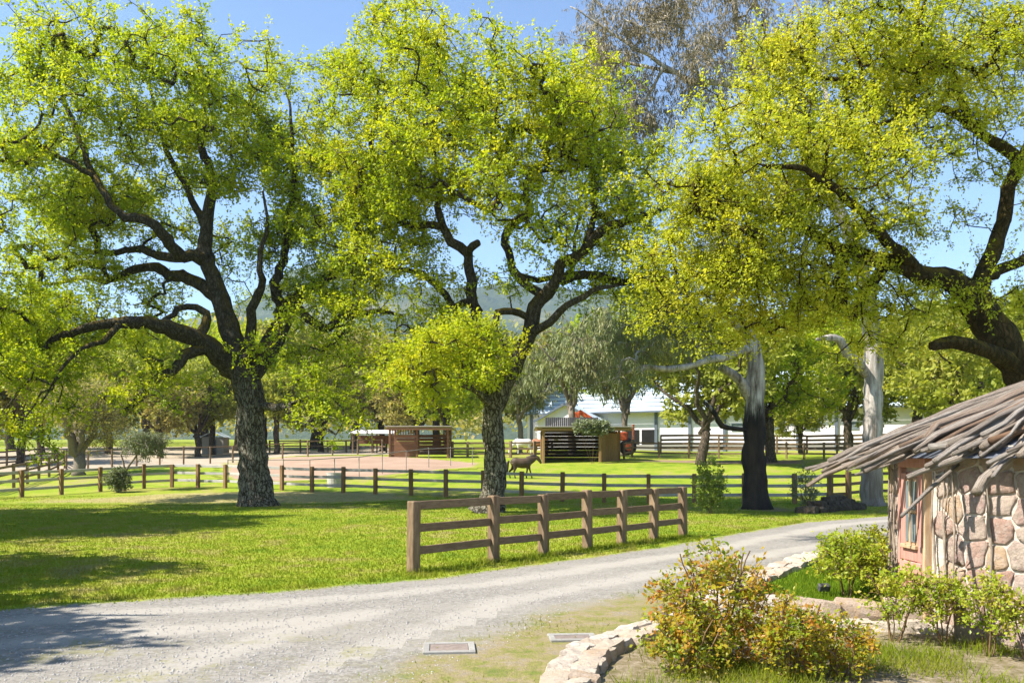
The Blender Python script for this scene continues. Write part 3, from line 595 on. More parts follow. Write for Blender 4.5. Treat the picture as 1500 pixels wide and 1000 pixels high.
# --- tall pale gum
D = 36.0; t = Tree(6)
limbpx(t, [(1279, 748), (1278, 735), (1277, 700), (1278, 640), (1279, 560), (1277, 500), (1271, 440), (1262, 395), (1248, 350), (1225, 300), (1195, 245), (1164, 192), (1128, 152), (1100, 100), (1080, 40), (1074, -20), (1070, -80)], [.70, .52, .45, .41, .39, .37, .34, .31, .29, .27, .27, .24, .2, .16, .12, .09, .04], D, wob=.01)
limbpx(t, [(1270, 548), (1257, 530, -.5), (1241, 517, -.8), (1231, 498, -1), (1215, 494, -1.2), (1196, 497, -1.4)], [.19, .18, .17, .16, .13, .06], D, wob=.01, att=False)
limbpx(t, [(1128, 152), (1095, 128, -.6), (1060, 122, -1.2), (1020, 121, -1.6), (992, 107, -2), (960, 88, -2), (912, 60, -2), (870, 30, -2), (835, 10, -2)], [.16, .15, .14, .12, .1, .08, .06, .04, .02], D)
limbpx(t, [(985, 106, -2), (940, 96, -1), (880, 84, 0), (840, 60, .5)], [.08, .07, .05, .02], D)
limbpx(t, [(1060, 122, -1.2), (1045, 90, -1), (1025, 50, -1), (1000, 10, -1)], [.07, .06, .04, .02], D)
limbpx(t, [(970, 104, -2), (950, 140, -1.5), (935, 165, -1.5), (905, 130, -1.5)], [.07, .05, .04, .02], D)
limbpx(t, [(1195, 245), (1210, 180, .8), (1205, 110, 1.4), (1180, 40, 1.6), (1150, -30, 1.6)], [.14, .12, .1, .07, .03], D)
EL = [(960, 40, 55, 55, -1.5, 2.5, 1.2), (880, 40, 65, 45, -1, 2.5, .9), (905, 110, 55, 55, -1, 2.5, .9), (960, 150, 60, 45, -1, 2.5, .9), (1010, 100, 40, 50, -1.5, 2, .7), (1090, 30, 60, 50, 0, 2.5, .9), (1070, 90, 40, 45, 0, 2, .6), (930, 190, 40, 35, -1, 2, .7), (1180, 40, 70, 60, 1.5, 2.5, .7), (1000, -20, 120, 30, -1, 3, .6), (1150, 150, 50, 60, 1, 2, .4), (890, 175, 35, 35, -.5, 1.5, .5)]
t.grow(blobs(t.rng, EL, 760, D), tip=.009)
bD = gp(1278, D)
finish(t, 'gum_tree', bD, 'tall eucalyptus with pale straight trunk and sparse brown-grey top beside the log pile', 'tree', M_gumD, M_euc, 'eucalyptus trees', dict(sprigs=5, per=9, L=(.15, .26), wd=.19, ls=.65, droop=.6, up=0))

# --- generic oaks for the middle distance and behind
def proto(seed, h=9., rx=4.5, n=330, leaf=(.22, .36), per=9, trunk=.28, fork=.28, wood=M_barkG, lm=M_leafG, sprigs=5, lean=0, wd=.62, droop=0., step=.5, lobes=9, lowz=.30):
    t = Tree(seed, step); rng = t.rng; fz = h*fork
    t.limb([(0, 0, -.15), (0, 0, .2), (lean*.3, 0, fz*.5), (lean, .1, fz)], [trunk*1.5, trunk*1.1, trunk, trunk*.95], att=False, wob=.03)
    k = 5; a0 = rng.uniform(0, 6)
    for q in range(k):
        a = a0+q*2*np.pi/k+rng.uniform(-.3, .3); rr = rx*rng.uniform(.5, .85); zt = h*rng.uniform(.55, .85)
        pts = [(lean, .1, fz), (lean+np.cos(a)*rr*.3, np.sin(a)*rr*.3, fz+(zt-fz)*.4), (lean+np.cos(a+.3)*rr*.65, np.sin(a+.3)*rr*.65, fz+(zt-fz)*.65), (lean+np.cos(a)*rr, np.sin(a)*rr, zt)]
        t.limb(pts, [trunk*.6, trunk*.48, trunk*.3, trunk*.12], wob=.12)
    T = []
    for q in range(lobes):
        a = rng.uniform(0, 6.28); rr = rx*rng.uniform(.2, .75); z = h*rng.uniform(lowz+.1, .85)
        c = np.array([lean+np.cos(a)*rr, np.sin(a)*rr, z]); s = np.array([rx*.42, rx*.42, h*.17])*rng.uniform(.8, 1.2)
        v = rng.normal(size=(n//lobes, 3)); v /= np.linalg.norm(v, axis=1)[:, None]; v *= (rng.uniform(.1, 1, len(v))**(1/3))[:, None]
        T.append(c+v*s)
    T = np.vstack(T); T = T[T[:, 2] > h*lowz*.7]
    t.grow(T)
    cr = t.leaves('crown', lm, sprigs, per, leaf, wd, .75, droop); tr = t.wood('trunk', wood, 8)
    return tr, cr
def place_tree(name, pm, loc, s, rz, label, group, cat='tree', sz=None):
    root = empty(name, loc, label, cat, group, rz); root.scale = (s, s, sz or s)
    obj('trunk', pm[0], root); obj('crown', pm[1], root); return root
PA = proto(11); PB = proto(12, 9, 4.8, 330, lean=.5, fork=.22); PC = proto(13, 8.5, 4.2, 300, lm=M_leafD, fork=.25, per=7)
PD = proto(14, 10, 4.0, 330, lm=M_leafG, fork=.35); PE = proto(15, 9, 4.5, 380, lm=M_leafA, leaf=(.16, .26), per=10)
PT = proto(16, 7, 3.6, 380, lm=M_leafD, leaf=(.10, .18), per=4, sprigs=7, fork=.2, wood=M_twig, trunk=.42)
PW = proto(17, 8, 3.0, 210, lm=M_eucg, wood=M_twig, leaf=(.22, .4), wd=.2, droop=.7, per=8, fork=.3, trunk=.2)
MID = [  # px, depth, proto, scale, rz, label
 (1027, 62, PB, 1.2, .6, 'bright green oak with grey trunk standing in bare earth right of the horse shelter'),
 (1128, 66, PE, 1.35, 2.2, 'oak showing just behind the black based eucalyptus'),
 (1243, 76, PA, 1.3, 1.1, 'dark trunked oak between the barn and the pale tall eucalyptus'),
 (1172, 82, PA, .75, 4.1, 'small slender oak in front of the white barn wall'),
 (1345, 70, PD, 1.35, 2.0, 'oak rising just behind the left end of the stick roof'),
 (1425, 60, PB, 1.3, 3.3, 'dark forked oak above the middle of the stick roof'),
 (1490, 72, PE, 1.6, 5.0, 'oak at the right edge behind the leaning trunk'),
 (1395, 85, PA, 1.7, .2, 'oak furthest back above the stick roof'),
 (115, 59, PT, 1.0, .4, 'twiggy half bare oak with thick dark trunk beside the left paddock fence'),
 (838, 74, PW, 1.75, .3, 'drooping gum rising behind the dark horse shelter'),
 (762, 84, PW, 1.3, 2.3, 'thin drooping tree just right of the middle oak trunk'),
 (655, 86, PE, 1.25, 1.2, 'bushy oak behind the left red-brown shelter'),
 (915, 82, PW, 1.7, 3.6, 'broad drooping gum between the horse shelter and the barn'),
 (290, 88, PB, 1.1, 1.9, 'leaning reddish trunk oak left of the grey oak trunk'),
 (311, 92, PD, 1.1, .5, 'upright reddish trunk oak behind the tallest oak'),
 (405, 90, PD, 1.0, 2.9, 'oak with straight pale trunk just right of the tallest oak trunk'),
 (470, 96, PA, 1.1, 4.4, 'round oak behind the arena fence'),
 (560, 100, PC, 1.2, .9, 'brownish oak behind the pale roofed shelter'),
 (235, 84, PC, 1.05, 3.0, 'dull olive oak right of the twiggy oak'),
 (30, 70, PC, 1.1, 5.2, 'grey-green oak at the left edge beyond the paddock fence'),
 (160, 92, PA, 1.25, 2.4, 'pale green oak behind the twiggy half bare oak'),
 (60, 96, PE, 1.3, 1.3, 'tall oak in the back row near the left edge'),
 (520, 112, PC, 2.0, 3.7, 'orange-brown oak below the hills in the back row'),
 (720, 115, PA, 2.0, 5.7, 'oak in the back row hidden partly by the middle oak'),
 (1320, 100, PC, 1.9, 1.0, 'olive oak behind the right end of the barn'),
 (15, 112, PD, 2.0, .7, 'back row oak hidden behind the mossy limbs at the left edge'),
 (110, 118, PC, 2.0, 2.0, 'brownish back row oak above the twiggy half bare oak'),
 (215, 115, PE, 2.0, 3.1, 'bright back row oak left of the tallest oak trunk'),
 (300, 120, PA, 2.0, 4.6, 'back row oak behind the leaning reddish trunks'),
 (385, 118, PC, 2.0, .3, 'dull back row oak behind the tallest oak trunk'),
 (460, 116, PB, 2.0, 1.6, 'back row oak right of the tallest oak trunk'),
 (640, 118, PC, 2.0, 2.7, 'rusty back row oak left of the middle oak trunk'),
 (1440, 105, PC, 2.1, 4.9, 'back row oak above the stick roof near the leaning trunk'),
 (1100, 120, PE, 2.1, 5.9, 'back row oak showing over the barn roof'),
 (970, 120, PC, 2.0, .8, 'back row oak over the left part of the barn roof'),
 (880, 116, PE, 2.1, 2.1, 'back row oak behind the drooping gums'),
 (790, 118, PC, 2.0, 4.2, 'back row oak right of the middle oak trunk'),
 (1200, 112, PA, 2.2, 3.4, 'back row oak behind the white barn roof at right'),
 (-20, 84, PB, 1.5, 2.6, 'pale oak cut by the left edge beyond the fences'),
 (350, 104, PE, 1.7, 5.1, 'bright oak directly behind the tallest oak trunk'),
 (610, 92, PC, 1.05, 5.5, 'brown-green oak above the left red-brown shelter'),
]
for i, (x, d, pm, s, rz, lab) in enumerate(MID):
    place_tree('gum_tree' if pm is PW else 'oak_tree', pm, gp(x, d), s, rz, lab, 'trees around the paddocks')
# trees outside the frame that shade the lawn and drive
PS = proto(21, 9, 4.6, 420, lm=M_leafA, leaf=(.2, .32), per=9, fork=.3, trunk=.4)
place_tree('oak_tree', PS, (-17.2, 12.4, 0), 1.0, .5, 'shade oak left of the view whose shadow crosses the near lawn', 'oaks outside the frame', sz=1.2)
place_tree('oak_tree', PS, (-13.6, 8.6, 0), .85, 3.5, 'shade oak left of the view whose shadow crosses the driveway', 'oaks outside the frame', sz=1.05)
place_tree('oak_tree', PS, (-12.8, 5.0, 0), .72, 2.5, 'nearest shade oak left of the view beside the gravel', 'oaks outside the frame')
place_tree('oak_tree', PS, (-20.5, 23.2, 0), 1.1, 1.5, 'shade oak left of the view behind the lawn', 'oaks outside the frame', sz=1.7)
place_tree('oak_tree', PS, (-26, 27, 0), 1.2, 4.0, 'furthest shade oak left of the view near the pasture fence', 'oaks outside the frame', sz=1.7)
# olive like sapling and bushes
t = Tree(31, .25); b0 = gp(183, 45)
t.limb([b0, b0+Vector((.05, 0, 1.0)), b0+Vector((.5, 0, 1.7)), b0+Vector((.9, 0, 2.4))], [.09, .07, .05, .03], att=True)
t.limb([b0+Vector((.05, 0, 1.0)), b0+Vector((-.2, .1, 1.9)), b0+Vector((.1, .2, 2.8))], [.05, .04, .02])
rg = t.rng; v = rg.normal(size=(150, 3)); v /= np.linalg.norm(v, axis=1)[:, None]; v *= rg.uniform(.2, 1, (150, 1))
t.grow(np.array(b0)+np.array([1.0, 0, 2.5])+v*np.array([1.35, 1.2, .75]))
finish(t, 'olive_sapling', b0, 'thin grey-green sapling leaning over the left pasture fence', 'sapling', M_twig, M_olive, None, dict(sprigs=4, per=11, L=(.09, .16), wd=.3, ls=.35, droop=.25))
def bush(name, loc, rad, n, label, mat, seed, L=(.05, .09), per=9, stems=5, sprigs=4, cat='bush', wood=M_stem, group=None, lean=(0, 0), low=.12, ls=.16, step=.12, stem_r=.018, spindly=False, wd=.6):
    t = Tree(seed, step); rg = t.rng; loc = Vector(loc); rx, ry, h = rad
    for k in range(stems):
        a = k*6.283/stems+rg.uniform(-.4, .4); q = rg.uniform(.45, .9)
        p0 = loc+Vector((math.cos(a)*.06*rx, math.sin(a)*.06*ry, -.03)); top = loc+Vector((math.cos(a)*rx*q+lean[0], math.sin(a)*ry*q+lean[1], h*rg.uniform(.6, .98)))
        mid = p0.lerp(top, .5)+Vector((rg.uniform(-.12, .12)*rx, rg.uniform(-.12, .12)*ry, .05*h))
        t.limb([p0, mid, top], [stem_r, stem_r*.75, stem_r*.4], wob=.02, join=False)
    v = rg.normal(size=(n, 3)); v /= np.linalg.norm(v, axis=1)[:, None]; v *= rg.uniform(.15, 1, (n, 1))**.5
    T = np.array(loc)+np.array([lean[0]*.6, lean[1]*.6, h*(.5+low*.5)])+v*np.array([rx, ry, h*(.5-low*.5)])
    if spindly: T = T[rg.random(len(T)) < np.clip((T[:, 2]-loc.z)/h*1.6-.35, .03, 1)]
    t.grow(T, wob=.16, tip=.0035)
    return finish(t, name, loc, label, cat, wood, mat, group, dict(sprigs=sprigs, per=per, L=L, ls=ls, wd=wd, spread=.03))
bush('green_shrub', gp(1040, 31.5), (.6, .5, 1.95), 95, 'upright green shrub between the plank fence end and black based eucalyptus', M_bush, 41, (.06, .11), 10, low=0., ls=.2)
bush('green_shrub', gp(1180, 33), (.5, .5, 1.7), 60, 'thin wispy shrub by the fence right of the black trunk', M_olive, 42, (.06, .10), 6, low=0., ls=.25)
bush('green_shrub', gp(172, 44), (.65, .6, 1.25), 110, 'low grey-green bush at the foot of the thin sapling', M_olive, 43, (.07, .12), 9, low=0., ls=.2)

# far wood: one mass behind everything
rg = np.random.default_rng(77); n = 44000
wx = rg.uniform(-190, 190, n); wy = rg.uniform(135, 215, n)
hh = 16+3.5*np.sin(wx*.11)+2.5*np.sin(wx*.27+1)+2*np.sin(wx*.53+wy*.1)+rg.normal(0, .8, n)
wz = g(wx, wy)+hh*rg.uniform(.05, 1, n)**.6
a = rg.normal(size=(n, 3)); a /= np.linalg.norm(a, axis=1)[:, None]; sd = np.cross(a, rg.normal(size=(n, 3))); sd /= np.linalg.norm(sd, axis=1)[:, None]
b = np.column_stack([wx, wy, wz]); ln = rg.uniform(.7, 1.5, (n, 1))
V = np.stack([b, b+a*ln*.5+sd*ln*.35, b+a*ln, b+a*ln*.5-sd*ln*.35], 1).reshape(-1, 3)
tag(obj('far_wood', mesh_np('far_wood', V, [np.arange(4*n).reshape(-1, 4)], M_leafD, {'tint': np.repeat(rg.random(n), 4)})), 'mass of dull green woodland below the hills', 'woodland', kind='stuff')

# ------------------------------------------------------------------ fences
def fence(name, pts, label, h=1.3, pw=.15, rails=(1.18, .78, .38), rh=.14, rt=.045, pm=M_post, rm=M_rail, side=-1, group='paddock fences', over=.0, seed=0, between=False, zs=None):
    rr = random.Random(seed); b0 = Vector((pts[0][0], pts[0][1], G(*pts[0])))
    root = empty(name, b0, label, 'fence', group)
    pme = box_mesh('post', (pw, pw, 1), pm, .012); rme = box_mesh('rail', (1, rt, rh), rm, .008)
    W = [Vector((x, y, G(x, y))) for x, y in pts]
    for i, p in enumerate(W):
        nx = W[min(i+1, len(W)-1)]-W[max(i-1, 0)]; a = math.atan2(nx.y, nx.x)
        hh = h*rr.uniform(.97, 1.03)+.2
        o = obj('post', pme, root, p-b0+Vector((0, 0, hh/2-.2)), (rr.uniform(-.012, .012), rr.uniform(-.012, .012), a+rr.uniform(-.03, .03)), (1, 1, hh))
    for i in range(len(W)-1):
        a, b = W[i], W[i+1]; d = b-a; L = d.length; nrm = Vector((d.y, -d.x, 0)).normalized()*side
        off = nrm*(0 if between else (pw/2+rt/2))
        for z in rails:
            z0, z1 = z+rr.uniform(-.02, .02), z+rr.uniform(-.02, .02)
            pa = a+Vector((0, 0, z0))+off; pb = b+Vector((0, 0, z1))+off; dd = pb-pa; u = dd.normalized()
            ll = dd.length-(pw+.004 if between else -.0)
            o = obj('rail', rme, root, (pa+pb)/2-b0, None, (ll-.006, 1, 1)); o.rotation_mode = 'QUATERNION'; o.rotation_quaternion = dd.to_track_quat('X', 'Z')
    return root
ts = [0, .2257, .391, .556, .7025, .852, 1]
fence('plank_fence', [(-1.78+6.26*k, 15.44+6.96*k) for k in ts], 'brown three rail plank fence standing alone on the lawn beside the driveway', 1.32, .185, (1.215, .81, .40), .15, .05, between=True, group=None, seed=1)
mid = [fp(-20, 40), fp(32, 41.5), fp(90, 43.2), fp(147, 45), fp(211, 46.5), fp(252, 47), fp(290, 46.5), fp(330, 46), fp(373, 45), fp(413, 44.5), fp(457, 43.5), fp(503, 43), fp(550, 42.3), fp(602, 41.5), fp(653, 40.8), fp(708, 40), fp(764, 39.2), fp(824, 38.4), fp(885, 37.8), fp(950, 37.4), fp(1017, 37), fp(1090, 37), fp(1164, 37), fp(1216, 37.5)]
fence('pasture_fence', mid, 'long grey railed pasture fence crossing behind both big oaks', 1.3, .17, pm=M_opost, rm=M_grey, side=-1, seed=2)
fence('pasture_fence', [fp(1216, 37.4), fp(1243, 38.2), fp(1275, 39.5), fp(1320, 40), fp(1380, 41)], 'short brown fence section behind the log pile', 1.35, .2, pm=M_opost, seed=3)
fence('paddock_fence', [fp(-30, 43), fp(-4, 46), fp(20, 49), fp(40, 52), fp(57, 55), fp(72, 58), fp(85, 61), fp(95, 64)], 'brown fence running back from the left edge towards the twiggy oak', 1.4, .15, rails=(1.25, .85, .45), seed=4)
fence('paddock_fence', [fp(-25, 66), fp(10, 68), fp(35, 70), fp(60, 72), fp(80, 73), fp(95, 64)], 'far brown paddock fence at the left edge', 1.4, .13, rails=(1.25, .8, .4), seed=5)
fence('track_fence', [fp(97, 63.5), fp(129, 63), fp(164, 64), fp(200, 65.5), fp(234, 67), fp(269, 68), fp(308, 69), fp(341, 70), fp(377, 71.5), fp(414, 74), fp(451, 76), fp(487, 78), fp(524, 80), fp(560, 82)], 'thin post and top rail fence edging the sandy track', 1.45, .12, rails=(1.36,), rh=.09, seed=6)
fence('track_fence', [fp(395, 95), fp(440, 95), fp(480, 95), fp(507, 94), fp(546, 93), fp(566, 92)], 'furthest rail fence behind the arena', 1.4, .16, rails=(1.3, .7), seed=7)
fence('arena_fence', [fp(334, 50), fp(374, 50), fp(415, 49.8), fp(454, 50), fp(490, 51), fp(526, 52), fp(560, 54), fp(595, 56), fp(628, 58.5), fp(660, 61), fp(692, 64)], 'slender pipe fence along the near side of the sand arena', 1.35, .05, rails=(1.3,), rh=.05, rt=.04, pm=M_pipe, rm=M_pipe, seed=8)
fence('rear_fence', [fp(663, 73), fp(685, 73), fp(720, 73), fp(748, 72), fp(783, 72), fp(800, 73)], 'wooden rail fence in front of the grazing horses', 1.4, .2, rails=(1.25, .75, .3), seed=9)
fence('rear_fence', [fp(914, 70), fp(926, 73), fp(965, 73), fp(1009, 73), fp(1053, 72.5), fp(1105, 72), fp(1152, 71), fp(1178, 70), fp(1207, 69), fp(1237, 68), fp(1275, 68), fp(1320, 68)], 'low brown fence behind the bare earth right of the shelter', 1.4, .15, rails=(1.25, .85, .45), seed=10)
fence('rear_fence', [fp(968, 85), fp(1010, 85), fp(1053, 85), fp(1095, 85), fp(1138, 85), fp(1182, 85), fp(1226, 85), fp(1270, 85), fp(1315, 85), fp(1360, 85), fp(1410, 85), fp(1460, 85)], 'boarded fence running along the front of the white barn', 1.9, .16, rails=(1.8, 1.4, 1.0, .6), rh=.22, seed=11)

# ------------------------------------------------------------------ shelters, barn, far things
def planks(parent, a, b, z0, z1, hh, gap, mat, th=.03, seed=0, skip=()):
    rr = random.Random(seed); z = z0; k = 0; a = Vector(a); b = Vector(b)
    while z+hh <= z1+.01:
        if k not in skip: bar('plank', a+Vector((0, 0, z+hh/2)), b+Vector((0, 0, z+hh/2+rr.uniform(-.01, .01))), th, hh-gap, mat, parent, .004)
        z += hh; k += 1
def vplanks(parent, a, b, z0, z1, n, mat, th=.03):
    a = Vector(a); b = Vector(b); d = (b-a)/n; ang = math.atan2(d.y, d.x)
    for k in range(n):
        box('plank', a+d*(k+.5)+Vector((0, 0, (z0+z1)/2)), (d.length-.015, th, z1-z0), mat, parent, .004, (0, 0, ang))
# right shelter (open front)
D2 = 66.0; s = D2/F; c = gp(853, D2); sh = empty('horse_shelter', c, 'open fronted horse shelter with golden plank side behind the dark horse', 'shelter', 'horse shelters')
xL, xM, xR = (796-853)*s, (879-853)*s, (912-853)*s; H = 2.55; dp = 4.2
for x, y in ((xL, 0), (xM, 0), (xL, dp), (xM+.9, dp), (xR, 2.2), (xR, dp)): box('post', (x, y, H/2-.1), (.2, .2, H+.2), M_gold, sh, .015)
planks(sh, (xL+.1, dp-.12, 0), (xR-.1, dp-.12, 0), .1, 2.75, .29, .016, M_shplank, seed=1)
planks(sh, (xL-.02, .1, 0), (xL-.02, dp-.1, 0), .1, 2.75, .29, .012, M_shplank, seed=2)
vplanks(sh, (xM+.1, .02, 0), (xR, 2.2, 0), .05, 2.3, 9, M_gold)
vplanks(sh, (xR, 2.3, 0), (xR, dp-.1, 0), .05, 2.2, 6, M_gold)
box('fascia', (.1, -.42, H-.02), (xR-xL+1.3, .05, .2), M_gold, sh, .01)
rf = box('roof', (.1, 1.9, H+.13), (xR-xL+1.4, 5.0, .06), M_shroof, sh, .01, (R(-1.5), 0, 0))
for k in range(26):
    box('panel_board', (xL+.35+k*.165, 3.2, H+.60), (.15, .04, .95+.03*math.sin(k*2.3)), M_char, sh, .004)
# hanging foliage clump over the shelter roof
bush('olive_branch_shrub', gp(868, 64.2)+Vector((0, 0, 0)), (1.5, .9, 3.1), 120, 'pale leafy shrub leaning over the right corner of the shelter roof', M_olive, 44, (.12, .22), 8, low=.72, ls=.35, step=.3, stem_r=.03)
# left shelter
D1 = 72.0; s = D1/F; c = gp(613, D1); sh = empty('horse_shelter', c, 'red-brown horse shelter standing on the sand arena', 'shelter', 'horse shelters')
xL, xM, xR = (571-613)*s, (611-613)*s, (656-613)*s; H = 2.5; dp = 3.4
for x, y in ((xL, 0), (xM, 0), (xR, 0), (xL, dp), (xR, dp)): box('post', (x, y, H/2-.1), (.17, .17, H+.2), M_shed, sh, .015)
planks(sh, (xL+.1, .02, 0), (xM-.1, .02, 0), .05, 1.95, .27, .02, M_shed, seed=3)
for k in range(9): box('slat', (xL+.25+k*.22, .02, 2.17), (.09, .03, .42), M_shed, sh, .004)
planks(sh, (xL+.1, dp-.1, 0), (xR-.1, dp-.1, 0), .25, 2.2, .3, .04, M_shed, seed=4)
planks(sh, (xR, .1, 0), (xR, dp-.1, 0), .1, 1.9, .3, .04, M_shed, seed=5)
box('roof', (.05, 1.5, H+.06), (xR-xL+.7, 4.4, .06), M_shroof, sh, .01, (R(-2), 0, 0))
box('fascia', (.05, -.62, H-.08), (xR-xL+.6, .04, .16), M_shed, sh, .006)
# pale roofed open shelter further back
c = gp(545, 88); sh = empty('open_shelter', c, 'low open shelter with pale metal roof left of the red-brown shelter', 'shelter')
for x in (-2.0, 0, 2.0):
    for y in (0, 3.2): box('post', (x, y, 1.1), (.14, .14, 2.2), M_post, sh)
box('roof', (0, 1.6, 2.3), (4.6, 4.2, .07), M_barnw, sh, .01, (R(6), 0, 0)); box('back_panel', (0, 3.1, 1.5), (4, .05, .9), M_shed, sh)
# small pale garden shed between far trunks
c = gp(316, 97); sh = empty('garden_shed', c, 'tiny pale shed with pitched roof between far trunks at left', 'shed')
box('wall', (0, 0, .95), (2.4, 2, 1.9), M_concrete, sh)
for q in (-1, 1): box('roof_panel', (q*.66, 0, 2.2), (1.6, 2.4, .06), M_barnr, sh, 0, (0, q*R(25), 0))
box('door', (0, -1.02, .8), (.8, .04, 1.6), M_barnt, sh)
# barn
c = Vector((23, 100, G(22, 97)-.1)); bn = empty('white_barn', c, 'long white barn with pale blue metal roof behind the paddock trees', 'barn', None, R(-24))
Lb = 46; wb = 18; hw = 4.9
box('wall', (0, wb/2, hw/2), (Lb, wb, hw), M_barnw, bn)
slope = math.atan2(5.0, wb/2+.8)
for k in range(9):   # roof rows stepping up the front slope
    t0 = (k+.5)/9; y = -.9+t0*(wb/2+.9); z = hw+.08+t0*5.0
    p = box('roof_panel', (0, y, z+.02), (Lb+1.6, (wb/2+.9)/9/math.cos(slope)*.97, .07), M_barnr, bn, .01, (slope, 0, 0))
    box('batten', (0, y+.5, z+.36), (Lb+1.6, .06, .06), M_barnt, p if False else bn, 0, (slope, 0, 0))
box('roof_panel', (0, wb*.75+.4, hw+2.6), (Lb+1.6, 10.6, .07), M_barnr, bn, .01, (-slope, 0, 0))
box('gutter', (0, -1.0, hw+.02), (Lb+1.6, .18, .2), M_barnt, bn)
for k in range(12): box('column', (-Lb/2+.6+k*4.05, -.12, hw/2), (.34, .22, hw-.02), M_barnt, bn)
for k, x in enumerate((-9.3, -7, 3.6, 7.6, 11.6, 15.7)):
    if k < 2: box('doorway', (x, -.03, 1.4), (2.0, .05, 2.8), M_doorshade, bn)  # flat panel on the closed wall, interior shade painted as its colour
    else: box('window', (x-.1, -.03, 2.9), (1.6, .05, .9), M_glass, bn)
box('skirting', (0, -.05, .5), (Lb-.2, .07, 1.0), M_concrete, bn)
# front gable wing
gx = -16.2; wg = 7.4
bm = bmesh.new()
pf = [(-wg/2, 0), (wg/2, 0), (wg/2, hw-1.0), (0, hw+.9), (-wg/2, hw-1.0)]
f = bm.faces.new([bm.verts.new((gx+x, -4.2, z)) for x, z in pf]); r_ = bmesh.ops.extrude_face_region(bm, geom=[f]); bmesh.ops.translate(bm, vec=(0, 4.1, 0), verts=[v for v in r_['geom'] if isinstance(v, bmesh.types.BMVert)])
bmesh.ops.recalc_face_normals(bm, faces=bm.faces); obj('gable_wall', bm_mesh('gable_wall', bm, M_barnw), bn)
sg = math.atan2(1.9, wg/2)
for q in (-1, 1):
    box('gable_roof', (gx+q*(wg/4+.1), -2.4, hw+.02), (wg/2/math.cos(sg)+.5, 4.6, .08), M_barnr, bn, 0, (0, q*sg, 0))
    box('gable_trim', (gx+q*(wg/4+.1), -4.72, hw-.05), (wg/2/math.cos(sg)+.5, .06, .26), M_barnt, bn, 0, (0, q*sg, 0))
    box('gable_window', (gx+q*1.3, -4.24, 2.3), (.5, .04, 1.3), M_barnw, bn)
box('gable_band', (gx, -4.25, 2.5), (wg-.1, .05, .12), M_barnw, bn)
# orange loader behind the right shelter
c = gp(874, 78); ld = empty('loader', c, 'orange loader tractor with raised lattice arm behind the horse shelter', 'tractor')
bar('arm', (-1.6, 0, 4.0), (1.1, 0, 2.3), .28, .34, M_orange, ld); bar('arm', (-1.6, .9, 4.0), (1.1, .9, 2.3), .28, .34, M_orange, ld)
for k in range(6):
    x = -1.4+k*.48; box('brace', (x, .45, 4.0-(x+1.6)*.63), (.08, .9, .1), M_orange, ld)
box('bucket', (-1.9, .45, 3.6), (.7, 1.7, .6), M_orange, ld, .08)
box('hood', (2.0, .45, 1.7), (1.7, .9, .8), M_orange, ld, .1); box('seat', (2.9, .45, 1.3), (.5, .6, .5), M_char, ld, .08); box('roll_bar', (3.4, .45, 2.1), (.1, 1.1, 1.4), M_orange, ld, .03)
def wheel(parent, loc, r, wd):
    bm = bmesh.new(); bmesh.ops.create_cone(bm, cap_ends=True, segments=20, radius1=r, radius2=r, depth=wd, matrix=Matrix.Rotation(R(90), 4, 'X'))
    bmesh.ops.bevel(bm, geom=[e for e in bm.edges if e.calc_face_angle(0) > 1], offset=r*.12, segments=2, affect='EDGES'); o = obj('wheel', bm_mesh('wheel', bm, M_rubber), parent, loc)
    bm = bmesh.new(); bmesh.ops.create_cone(bm, cap_ends=True, segments=16, radius1=r*.55, radius2=r*.5, depth=wd+.06, matrix=Matrix.Rotation(R(90), 4, 'X')); obj('rim', bm_mesh('rim', bm, M_orange), o)
for y in (-.3, 1.2): wheel(ld, (2.9, y, .7), .7, .35); wheel(ld, (1.5, y, .55), .55, .3)
# water trough behind the pasture fence
c = gp(491, 46.5); tr = empty('water_trough', c, 'grey wooden water trough behind the long pasture fence', 'trough')
bm = bmesh.new(); bmesh.ops.create_cone(bm, cap_ends=True, segments=18, radius1=.42, radius2=.45, depth=.8); top = [f for f in bm.faces if f.normal.z > .9]
r_ = bmesh.ops.inset_region(bm, faces=top, thickness=.06); bmesh.ops.translate(bm, vec=(0, 0, -.15), verts=top[0].verts)
obj('tub', bm_mesh('tub', bm, M_grey), tr, (0, 0, .4))
for z in (.15, .62):
    bm = bmesh.new(); bmesh.ops.create_cone(bm, cap_ends=False, segments=18, radius1=.46, radius2=.465, depth=.05); obj('hoop', bm_mesh('hoop', bm, M_barnt), tr, (0, 0, z))

